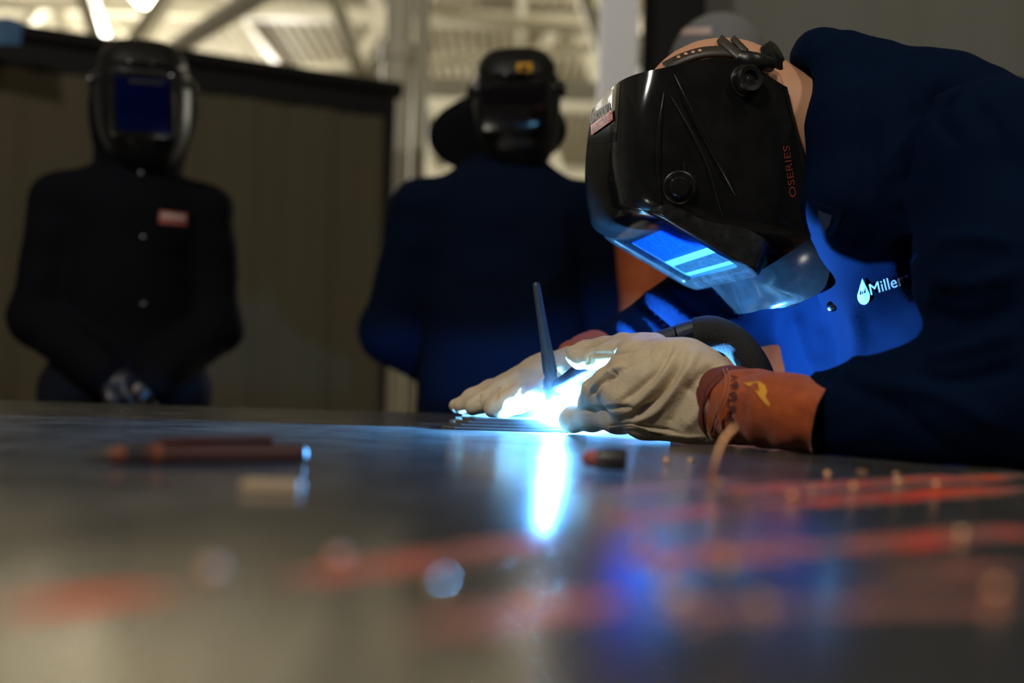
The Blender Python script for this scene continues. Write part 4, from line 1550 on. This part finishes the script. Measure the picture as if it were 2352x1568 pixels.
# ---- far hand, flat on the coupons
glove2 = thing('welding_glove', 'cream leather glove lying flat on the steel coupons', 'glove', P(1180, 975, 1.26), 'welder\'s gloves')
W2 = P(1335, 842, 1.30)
lo, hi = rng_box([W2, P(1030, 950, 1.34), P(1120, 960, 1.19), P(1350, 800, 1.36)], .045)
lo[2] = TZ
g = Field(lo, hi, .0019)
h2 = P(1255, 872, 1.275)
g.cone(W2, h2, .034, .031, k=.015, flat=((0, 0, 1), 1.05))
kn2 = [P(1195, 882, 1.245), P(1185, 882, 1.272), P(1180, 884, 1.298), P(1180, 890, 1.32)]
for q in kn2:
    g.cone(h2, q, .028, .0185, k=.014)
zt = TZ + .0138
def fp(px, py, d, r):
    q = P(px, py, d)
    q.z = max(q.z, zt + r)
    return q
fingers(g, [([kn2[0], fp(1150, 900, 1.24, .013), fp(1112, 925, 1.238, .0125), fp(1088, 940, 1.236, .011)], [.018, .0150, .0138, .011]),
            ([kn2[1], fp(1128, 898, 1.27, .013), fp(1085, 918, 1.272, .013), fp(1058, 940, 1.272, .011)], [.018, .0148, .0132, .0105]),
            ([kn2[2], fp(1120, 903, 1.30, .013), fp(1075, 925, 1.303, .012), fp(1046, 943, 1.303, .0095)], [.018, .0142, .0125, .0095]),
            ([kn2[3], fp(1130, 912, 1.33, .012), fp(1090, 932, 1.335, .010)], [.016, .0130, .010])], k=.005)
fingers(g, [([P(1290, 880, 1.265), P(1235, 900, 1.235), fp(1185, 918, 1.218, .014), fp(1148, 936, 1.21, .0135), fp(1132, 945, 1.208, .0115)], [.026, .019, .0160, .0150, .0115])], k=.006)
V, Q = g.surface()
V = relax(V, Q, 2)
V = wrinkle(V, Q, .003, (60, 60, 60))
V = sculpt(V, Q, [([(1250, 850), (1215, 880), (1195, 905)], 6, -.003), ([(1230, 855), (1200, 870), (1170, 895)], 6, .002), ([(1150, 888), (1142, 900), (1140, 915)], 4, -.003), ([(1105, 905), (1098, 918), (1100, 930)], 4, -.003), ([(1290, 850), (1260, 870), (1240, 900)], 8, -.003)])
V[:, 2] = np.maximum(V[:, 2], TZ + .0140)
obj('hand', V, Q, M['glove'], glove2)
cuff_tube('cuff', [(P(1318, 848, 1.297), .033, .036), (P(1332, 842, 1.302), .037, .040), (P(1352, 836, 1.308), .039, .043), (P(1380, 826, 1.318), .041, .046)], M['cuff'], glove2, amp=.004, seed=7)

# ================================================================== the onlookers
def onlooker(label, loc, turn, arms, h_scale, top_mat, jacket_kind, hand_mat, wide=1.0, head_tilt=(0, 0)):
    """standing figure facing -y in its own frame; arms: per side shoulder, elbow, wrist, fingertip direction"""
    Rz = Matrix.Rotation(turn, 3, 'Z')

    def W(p):
        p = Vector(p)
        return Rz @ Vector((p.x * h_scale, p.y * h_scale, p.z * h_scale)) + Vector(loc)

    def build(name, f, material, parent, wr=0.0, rl=2):
        V_, Q_ = f.surface()
        V_ = relax(V_, Q_, rl)
        if wr:
            V_ = wrinkle(V_, Q_, wr, (10, 10, 16))
        Vw = (V_ * h_scale) @ np.array(Rz).T + np.array(loc)
        return obj(name, Vw, Q_, material, parent, loc=loc if parent is None else None)

    hx, hy = head_tilt
    head = Vector((hx, hy - .02, 1.645))
    f = Field((-.55, -.5, 0), (.55, .4, 1.85), .013)
    f.ell(head, (.077, .095, .115), k=.01)
    f.ell(head + Vector((0, -.045, -.05)), (.055, .055, .07), k=.02)
    f.cone((0, .01, 1.45), head + Vector((0, .01, -.07)), .062, .058, k=.03)
    f.cone(head + Vector((0, -.092, .005)), head + Vector((0, -.112, -.032)), .009, .014, k=.012)
    f.cone(head + Vector((-.035, -.088, .022)), head + Vector((.035, -.088, .022)), .012, .012, k=.012)
    f.cone(head + Vector((-.018, -.095, -.062)), head + Vector((.018, -.095, -.062)), .009, .009, k=.010)
    for sx in (-1, 1):
        f.ell(head + Vector((sx * .078, .005, -.005)), (.010, .020, .032), k=.008)
    f.chain([(0, 0, 1.36), (0, 0, 1.12), (0, 0, .96)], [.13, .115, .12], k=.05, flat=((0, 1, 0), 1.25))
    f.cone((arms[0][0][0] * .85, 0, 1.42), (arms[1][0][0] * .85, 0, 1.42), .05, .05, k=.04)
    for sx in (-1, 1):
        f.chain([(sx * .09, 0, .92), (sx * .10, -.01, .50), (sx * .10, .01, .09)], [.085, .058, .042], k=.03)
        f.cone((sx * .10, .01, .06), (sx * .12, -.14, .045), .045, .035, k=.02)
    for (sh, el, wr_, hd, nrm_) in arms:
        f.chain([sh, el, wr_], [.052, .040, .028], k=.02)
        add_hand(f, Vector(wr_), Vector(hd), Vector(nrm_), 1.0)
    body_ = build('person', f, M['skin'], None)
    tag(body_, label, 'person', 'onlookers')
    f = Field((-.55, -.5, .60), (.55, .45, 1.62), .011)
    f.chain([(0, .0, 1.37), (0, -.005, 1.16), (0, -.005, .98), (0, 0, .80)], [.165 * wide, .160 * wide, .165 * wide, .165 * wide], k=.05, flat=((0, 1, 0), 1.22))
    f.cone((arms[0][0][0] * .9, .01, 1.405), (arms[1][0][0] * .9, .01, 1.405), .072, .072, k=.06)
    f.cone((0, .015, 1.40), (0, .0, 1.50), .115, .082, k=.03)
    f.cut((0, 0, .80), (0, 0, -1))
    for (sh, el, wr_, hd, nrm_) in arms:
        f.chain([sh, el, wr_], [.080 * wide, .068 * wide, .052], k=.03)
    f.cone((0, 0, 1.47), (0, -.01, 1.62), .066, .066, k=.01, op='s')
    jk = build(jacket_kind, f, top_mat, body_, .014)
    f = Field((-.4, -.3, .05), (.4, .3, 1.02), .013)
    for sx in (-1, 1):
        f.chain([(sx * .085, 0, .92), (sx * .10, -.005, .50), (sx * .10, .01, .12)], [.125, .09, .075], k=.02)
    build('trousers', f, M['trousers'], body_, .01)
    for sx in (-1, 1):
        f = Field((sx * .11 - .12, -.30, -.01), (sx * .11 + .12, .15, .2), .010)
        f.cone((sx * .10, .01, .14), (sx * .10, .02, .06), .055, .05, k=.02)
        f.cone((sx * .10, 0, .05), (sx * .125, -.17, .045), .048, .043, k=.02)
        f.cut((0, 0, .004), (0, 0, -1))
        build('boot', f, M['boot'], body_, rl=1)
    gl = []
    if hand_mat is not None:
        for (sh, el, wr_, hd, nrm_) in arms:
            c = np.array(wr_)
            f = Field(c - .24, c + .24, .006)
            e_ = (Vector(wr_) - Vector(el)).normalized()
            f.cone(Vector(wr_) - e_ * .09, Vector(wr_), .050, .040, k=.02)
            add_hand(f, Vector(wr_), Vector(hd), Vector(nrm_), 1.22)
            gl.append(build('glove', f, hand_mat, body_, rl=1))
    return body_, jk, W, Rz, gl


def add_hand(f, wr_, hd, nrm_, s_):
    """palm, four unequal bent fingers and a side thumb"""
    z = hd.normalized()
    n = (nrm_ - z * nrm_.dot(z)).normalized()
    x = z.cross(n)
    f.cone(wr_, wr_ + z * .045, .026 * s_, .030 * s_, k=.012)
    pal = wr_ + z * .085
    f.cone(wr_ + z * .03 - x * .016, pal - x * .024, .020 * s_, .016 * s_, k=.010)
    f.cone(wr_ + z * .03 + x * .016, pal + x * .024, .020 * s_, .016 * s_, k=.010)
    for i, (o_, l_) in enumerate(((-.030, .064), (-.010, .074), (.010, .070), (.029, .056))):
        a = pal + x * o_
        b_ = a + z * (l_ * .5) + n * .010
        c_ = b_ + z * (l_ * .32) + n * .024
        d_ = c_ + z * (l_ * .10) + n * .024
        f.chain([a, b_, c_, d_], [.0105 * s_, .0095 * s_, .0090 * s_, .0080 * s_], k=.003)
    a = wr_ + z * .03 - x * .025
    f.chain([a, a + z * .03 - x * .025 + n * .012, a + z * .058 - x * .030 + n * .024], [.015 * s_, .012 * s_, .0095 * s_], k=.006)


def mask_helmet(label, Wf, Rz_, hs, kind, group, c=(0, -.02, 1.645), tilt=0.0, roll=0.0):
    """closed welding mask in the wearer's frame"""
    Rt = Matrix.Rotation(tilt, 3, 'X') @ Matrix.Rotation(roll, 3, 'Y')
    cv = Vector(c)

    def H(p):
        return Wf(cv + Rt @ (Vector(p) * hs))
    t_ = thing('welding_helmet', label, 'helmet', H((0, 0, -.2)), group)
    prof = [  # z, half width, front reach
        (.168, .030, .025), (.160, .070, .065), (.135, .098, .100), (.095, .112, .122), (.05, .118, .136), (.0, .118, .142), (-.05, .114, .142), (-.095, .102, .135), (-.135, .082, .118), (-.165, .055, .095), (-.180, .030, .080)]
    pr_ = crom([list(p) for p in prof], 4)
    nu_ = 48
    vs_, fs_ = [], []
    for layer in (0, 1):
        for i, (z, hw_, fr) in enumerate(pr_):
            back = 100 if z < .10 else 180
            for k in range(nu_ + 1):
                a_ = math.radians(-back + 2 * back * k / nu_)
                sx, sy = math.sin(a_), math.cos(a_)
                e_ = .78
                q = (hw_ - layer * .004) * math.copysign(abs(sx) ** e_, sx), -(fr - layer * .004) * math.copysign(abs(sy) ** e_, sy)
                if sy < 0:
                    q = (q[0], -(hw_ - layer * .004) * sy * (1.0 if z > .1 else .4) * -1 * -1)
                vs_.append(H((q[0], q[1], z)))
    n_ = len(pr_)
    for layer in (0, 1):
        o_ = layer * n_ * (nu_ + 1)
        for i in range(n_ - 1):
            for k in range(nu_):
                q = o_ + i * (nu_ + 1) + k
                f4 = [q, q + 1, q + nu_ + 2, q + nu_ + 1]
                fs_.append(f4 if layer == 0 else f4[::-1])
    fs_.append([k for k in range(nu_ + 1)])
    bm_ = bmesh.new()
    bb = [bm_.verts.new(v) for v in vs_]
    for f_ in fs_:
        try:
            bm_.faces.new([bb[i] for i in f_])
        except ValueError:
            pass
    bmesh.ops.remove_doubles(bm_, verts=bm_.verts, dist=.0004)
    sh_ = auto_smooth(bm_obj('shell', bm_, M['helmet_satin'], t_, smooth=True), 50)
    Rw = Rz_ @ Rt

    def hbox(name, p, size, m, par, bev=.003):
        return box(name, H(p), [x * hs for x in size], m, par, rot=Rw, bevel=bev)
    if kind == 'tall':
        fr = hbox('lens_frame', (0, -.138, -.010), (.150, .030, .160), M['helmet'], t_, .012)
        hbox('lens', (0, -.1545, -.010), (.122, .004, .128), M['lens_mirror_blue'], t_, .0015)
        hbox('lens_label', (0.01, -.157, .044), (.08, .001, .008), M['black_print'], fr, .0003)
    else:
        fr = hbox('lens_frame', (0, -.136, .012), (.182, .034, .128), M['helmet'], t_, .012)
        hbox('lens', (0, -.1545, .010), (.158, .004, .100), M['lens_dark'], t_, .0015)
        hbox('yellow_label', (.028, -.116, .108), (.040, .010, .026), M['yellow_label'], t_, .002)
        hbox('label_mark', (.028, -.1222, .108), (.020, .001, .010), M['stamp'], t_, .0003)
        hbox('chin_bar', (0, -.134, -.085), (.09, .016, .022), M['helmet_matte'], t_, .006)
    for sx in (-1, 1):
        ax__ = (H((sx, 0, 0)) - H((0, 0, 0)))
        lathe('pivot_knob', H((sx * .116, -.012, .055)), ax__, [(-.006, .022), (.004, .022), (.006, .019), (.014, .017), (.016, .012), (.016, .001)], M['helmet'], t_, 18)
        lathe('adjust_knob', H((sx * .104, -.07, .055)), ax__ - (H((0, .6, 0)) - H((0, 0, 0))), [(-.004, .012), (.006, .012), (.010, .009), (.010, .001)], M['helmet'], t_, 14)
    tube('browline', [H((-.085, -.095, .085)), H((-.045, -.128, .092)), H((0, -.137, .094)), H((.045, -.128, .092)), H((.085, -.095, .085))], [.003, .005, .005, .005, .003], M['helmet'], t_, 8)
    return t_, H, Rw, sh_


# ---- masked onlooker with folded hands
PA = P(290, 930, 2.50)
armsA = [((-.175, .01, 1.39), (-.215, -.01, 1.10), (-.05, -.20, .975), (.8, -.25, -.5), (-.2, .6, -.6)),
         ((.175, .01, 1.39), (.215, -.01, 1.10), (.07, -.19, .96), (-.7, -.2, -.55), (.2, .6, -.6))]
locA = Vector((PA.x, PA.y, 0))
bA, jA, WA, RA, glA = onlooker('onlooker in black jacket and tall blue-lens mask, hands folded', locA, math.radians(20), armsA, .985, M['jacket_dark'], 'jacket', M['dark_plastic'], .95, (.0, -.02))
hA, HA, RwA, shA = mask_helmet('black welding mask with tall blue lens on the far standing onlooker', WA, RA, .97, 'tall', 'onlookers\' masks', c=(.012, -.04, 1.650), tilt=math.radians(8), roll=math.radians(-3))
jt = bvh_of(jA)
f = Field((-.2, -.2, 1.35), (.2, .25, 1.9), .008)  # hood added to keep hall light from behind off the mask rim
f.ell((.012, .005, 1.655), (.130, .112, .168), k=.02)
f.cone((.01, .02, 1.60), (0, .02, 1.42), .10, .12, k=.04)
V, Q = f.surface()
obj('light_blocking_hood', wrinkle((relax(V, Q, 2) * .985) @ np.array(RA).T + np.array(locA), Q, .01, (14, 14, 14)), Q, M['jacket_dark'], bA)
print_on('chest_patch', grid_shape(), [(364, 512), (426, 518), (428, 491), (366, 484)], jt, M['patch'], bA, .003)
print_on('patch_stripe', grid_shape(), [(368, 500), (423, 505), (424, 495), (369, 489)], jt, M['patch_pale'], bA, .0045)
for sx, sy in ((330, 547), (330, 700), (325, 400)):
    q = drape(sx, sy, jt, .002)
    if q is not None:
        lathe('snap_button', q, EYE - q, [(-.003, .008), (.001, .008), (.003, .006), (.004, .001)], M['snap'], bA, 12)
for hy_ in (.0,):
    q0 = [drape(x, y, bvh_of(*glA), .002) for x, y in ((372, 900), (386, 878), (410, 846))]
    q0 = [q for q in q0 if q is not None]
    if len(q0) > 1:
        tube('glove_glint', q0, .006, M['patch_pale'], bA, 8)  # pale tube in place of the glint on the folded gloves

# ---- onlooker in the middle
PB = P(1150, 930, 2.42)
armsB = [((-.205, .01, 1.40), (-.285, .06, 1.10), (-.10, .20, .96), (.7, .15, -.35), (0, -1, 0)),
         ((.205, .01, 1.40), (.275, .06, 1.10), (.10, .20, .95), (-.7, .15, -.35), (0, -1, 0))]
locB = Vector((PB.x, PB.y, 0))
bB, jB, WB, RB, _g = onlooker('onlooker in dark navy sweatshirt with hands behind the back', locB, math.radians(-3), armsB, .98, M['sweat'], 'sweatshirt', None, 1.18, (.02, -.02))
hB, HB, RwB, shB = mask_helmet('black welding mask with wide smoked lens and yellow label', WB, RB, .90, 'wide', 'onlookers\' masks', c=(.022, -.04, 1.650), tilt=math.radians(14), roll=math.radians(-3))
# drooping brimmed hat worn under the mask
vs_, fs_ = [], []
prof = [(.012, .045), (.06, .035), (.10, .0), (.13, -.018), (.158, -.030), (.163, -.036)]
seg = 48
hc_ = Vector((-.036, .07, 1.650))
tl_ = Matrix.Rotation(math.radians(62), 3, 'X') @ Matrix.Rotation(math.radians(0), 3, 'Y')
ring = []
for layer in (0, 1):
    for r_, z_ in prof:
        for k in range(seg):
            a_ = 2 * math.pi * k / seg
            rr = r_ * 1.07 * (1 + .05 * math.sin(2 * a_ + .6))
            vs_.append(WB(hc_ + tl_ @ Vector((rr * math.cos(a_), rr * .82 * math.sin(a_), z_ + layer * .006))))
n_ = len(prof)
for layer in (0, 1):
    for i in range(n_ - 1):
        for k in range(seg):
            k2 = (k + 1) % seg
            q = layer * n_ * seg
            f4 = [q + i * seg + k, q + i * seg + k2, q + (i + 1) * seg + k2, q + (i + 1) * seg + k]
            fs_.append(f4)
for k in range(seg):
    k2 = (k + 1) % seg
    e0, e1 = (n_ - 1) * seg, n_ * seg + (n_ - 1) * seg
    fs_.append([e0 + k, e0 + k2, e1 + k2, e1 + k])
    fs_.append([k, k2, n_ * seg + k2, n_ * seg + k])
bm = bmesh.new()
bb = [bm.verts.new(v) for v in vs_]
for f_ in fs_:
    bm.faces.new([bb[i] for i in f_])
bm_obj('hat_brim', bm, M['jacket_dark'], bB, smooth=True)

# ---- capped onlooker behind the welder
PC = P(1632, 930, 2.02)
armsC = [((-.150, .01, 1.39), (-.135, .02, 1.10), (-.12, -.10, .90), (.1, -.3, -.9), (1, 0, 0)),
         ((.160, .01, 1.39), (.17, .02, 1.10), (.15, -.10, .90), (-.1, -.3, -.9), (-1, 0, 0))]
locC = Vector((PC.x, PC.y, 0))
bC, jC, WC, RC, _g = onlooker('onlooker in grey cap and rust leather jacket behind the welder', locC, math.radians(-12), armsC, .968, M['leather_jacket'], 'leather_jacket', None, .85)
for sx in (-1, 1):
    ec = WC((sx * .031, -.108, 1.647))
    lathe('eye', ec, RC @ Vector((0, -1, 0)), [(-.010, .010), (-.004, .011), (.001, .008), (.003, .003), (.0033, .0005)], M['white_print'], bC, 12)
    lathe('pupil', ec + RC @ Vector((0, -.0028, 0)), RC @ Vector((0, -1, 0)), [(-.001, .004), (.0008, .0035)], M['dark_plastic'], bC, 10)
    tube('eyebrow', [WC((sx * .014, -.122, 1.668)), WC((sx * .032, -.120, 1.673)), WC((sx * .050, -.108, 1.668))], [.002, .0035, .0015], M['boot'], bC, 6)
tube('lips', [WC((-.022, -.118, 1.583)), WC((0, -.1255, 1.584)), WC((.022, -.118, 1.583))], [.002, .0055, .002], M['patch'], bC, 8)
f = Field((-.2, -.25, 1.55), (.2, .3, 1.85), .006)
f.ell((0, -.012, 1.675), (.104, .116, .112), k=.01)
f.cut((0, 0, 1.682), (0, .10, -1))
f.ell((0, .150, 1.690), (.085, .085, .014), k=.012)
V, Q = f.surface()
Vw = (relax(V, Q, 2) * .968) @ np.array(RC).T + np.array(locC)
capo = obj('cap', Vw, Q, M['cap'], bC)
ctr = bvh_of(capo)
print_on('cap_patch', grid_shape(), [(1566, 82), (1634, 80), (1634, 63), (1566, 66)], ctr, M['patch_pale'], bC, .002)

# ================================================================== small things on the table
def lying(name, a, b, prof, m, parent, r):
    a, b = Vector(a), Vector(b)
    L_ = (b - a).length
    return lathe(name, a, b - a, [(t * L_, rr) for t, rr in prof], m, parent, 18)


R0_ = .0072
pa, pb = T(180, 1072), T(702, 1066)
pa, pb = Vector((pa.x, pa.y, TZ + R0_)), Vector((pb.x, pb.y, TZ + R0_))
pen = thing('marker_pen', 'dark maroon marker pen with clip lying on the table', 'pen', Vector(((pa.x + pb.x) / 2, (pa.y + pb.y) / 2, TZ)))
dp = pb - pa
lying('tip', pa, pa + dp * .13, [(0, .0012), (.3, .002), (.6, .0035), (1, .0045)], M['grey_tip'], pen, 0)
lying('front_ring', pa + dp * .12, pa + dp * .19, [(0, .0045), (.4, .006), (1, .0066)], M['pen_orange'], pen, 0)
lying('black_ring', pa + dp * .19, pa + dp * .26, [(0, .0066), (1, .0068)], M['dark_plastic'], pen, 0)
lying('barrel', pa + dp * .26, pb, [(0, .0068), (.05, .0072), (.9, .0070), (.985, .0062), (1, .0040)], M['pen'], pen, 0)
cl0, cl1 = pa + dp * .32 + Vector((0, .004, .0085)), pa + dp * .83 + Vector((0, .004, .0100))
tube('clip', [cl0, (cl0 + cl1) / 2 + Vector((0, 0, .0006)), cl1], [.0028, .0026, .0030], M['pen'], pen, 8, 4)
lying('clip_band', pa + dp * .30, pa + dp * .345, [(0, .0074), (1, .0076)], M['pen_orange'], pen, 0)

c = T(618, 1133)
o = box('tan_stub', (c.x, c.y + .006, TZ + .0033), (.032, .011, .0055), M['tan'], rot=Matrix.Rotation(.04, 3, 'Z'), bevel=.001)
tag(o, 'small tan wooden stub in front of the maroon pen', 'block')

c = T(1398, 1082)
nub = thing('torch_cap', 'short black cap with a dark red end lying before the arc', 'cap', Vector((c.x, c.y, TZ)))
q = Vector((c.x, c.y, TZ + .0085))
lathe('body', q + Vector((.013, 0, 0)), (-1, .1, 0), [(0, .0070), (.001, .0082), (.020, .0082), (.022, .0072)], M['dark_plastic'], nub, 18)
lathe('red_end', q + Vector((-.008, .002, 0)), (-1, .1, 0), [(0, .0068), (.008, .0060), (.011, .0030), (.012, .0006)], M['patch'], nub, 16)

# curled metal chip far left
c = T(290, 944)
tube('metal_chip', [Vector((c.x - .008, c.y, TZ + .001)), Vector((c.x, c.y + .004, TZ + .003)), Vector((c.x + .008, c.y, TZ + .0012))], [.0006, .001, .0006], M['steel_plate'], None, 6)
tag([o for o in COL.objects if o.name == 'metal_chip'][0], 'tiny curled metal chip near the table\'s far edge', 'metal chip')

# copper clippings scattered among the red streaks
proto = []
rr = random.Random(11)
for i in range(3):
    bm = bmesh.new()
    if i == 0:
        bmesh.ops.create_uvsphere(bm, u_segments=10, v_segments=6, radius=.0028)
    elif i == 1:
        bmesh.ops.create_cone(bm, segments=8, radius1=.0015, radius2=.0013, depth=.010, cap_ends=True)
        for v in bm.verts:
            v.co = Vector((v.co.z, v.co.y + 14 * v.co.z ** 2, v.co.x))
    else:
        bmesh.ops.create_cube(bm, size=1)
        for v in bm.verts:
            v.co = Vector((v.co.x * .007, v.co.y * .004, v.co.z * .0019))
    me = bpy.data.meshes.new('copper_clipping')
    bm.to_mesh(me)
    bm.free()
    for p in me.polygons:
        p.use_smooth = i != 2
    me.materials.append(M['copper'] if i != 1 else M['brass'])
    proto.append(me)
spots = [(1475, 1262), (1668, 1290), (1245, 1222), (776, 1300), (1016, 1350), (1128, 1440), (485, 1330), (1865, 1130), (1980, 1084), (2150, 1122), (2070, 1110), (2060, 1088),
         (1960, 1128), (1640, 1110), (1700, 1140), (1820, 1150), (1560, 1380), (1600, 1425), (2290, 1375), (2200, 1230), (1420, 1190), (1530, 1330), (1750, 1395), (1330, 1120), (1530, 1065), (1590, 1060), (2240, 1100), (1900, 1098)]
order = {}
for k in range(3):
    for n_, i in enumerate(sorted((i for i in range(len(spots)) if i % 3 == k), key=lambda i: T(*spots[i]).x)):
        order[i] = ORD[n_]
for i, (sx, sy) in enumerate(spots):
    k = i % 3
    o = bpy.data.objects.new('copper_clipping', proto[k])
    COL.objects.link(o)
    c = T(sx, sy)
    o.location = (c.x, c.y, TZ + (.0028, .0016, .0010)[k])
    o.rotation_euler = (0, 0, rr.random() * 3)
    tag(o, order[i] + (' from left of the tiny round copper beads on the tabletop', ' from left of the tiny bent brass clippings on the tabletop', ' from left of the tiny flat copper scraps on the tabletop')[k], 'metal scrap', ('copper beads', 'brass clippings', 'copper scraps')[k])
c = T(1640, 1112)
tube('copper_curl', [Vector((c.x - .002, c.y, TZ + .0012)), Vector((c.x, c.y, TZ + .012)), Vector((c.x + .006, c.y + .003, TZ + .028)), Vector((c.x + .014, c.y + .004, TZ + .038))], [.0012, .0016, .0016, .0012], M['copper'], None, 8)
tag([o for o in COL.objects if o.name == 'copper_curl'][0], 'curl of copper strip standing up before the rust cuff', 'copper curl')
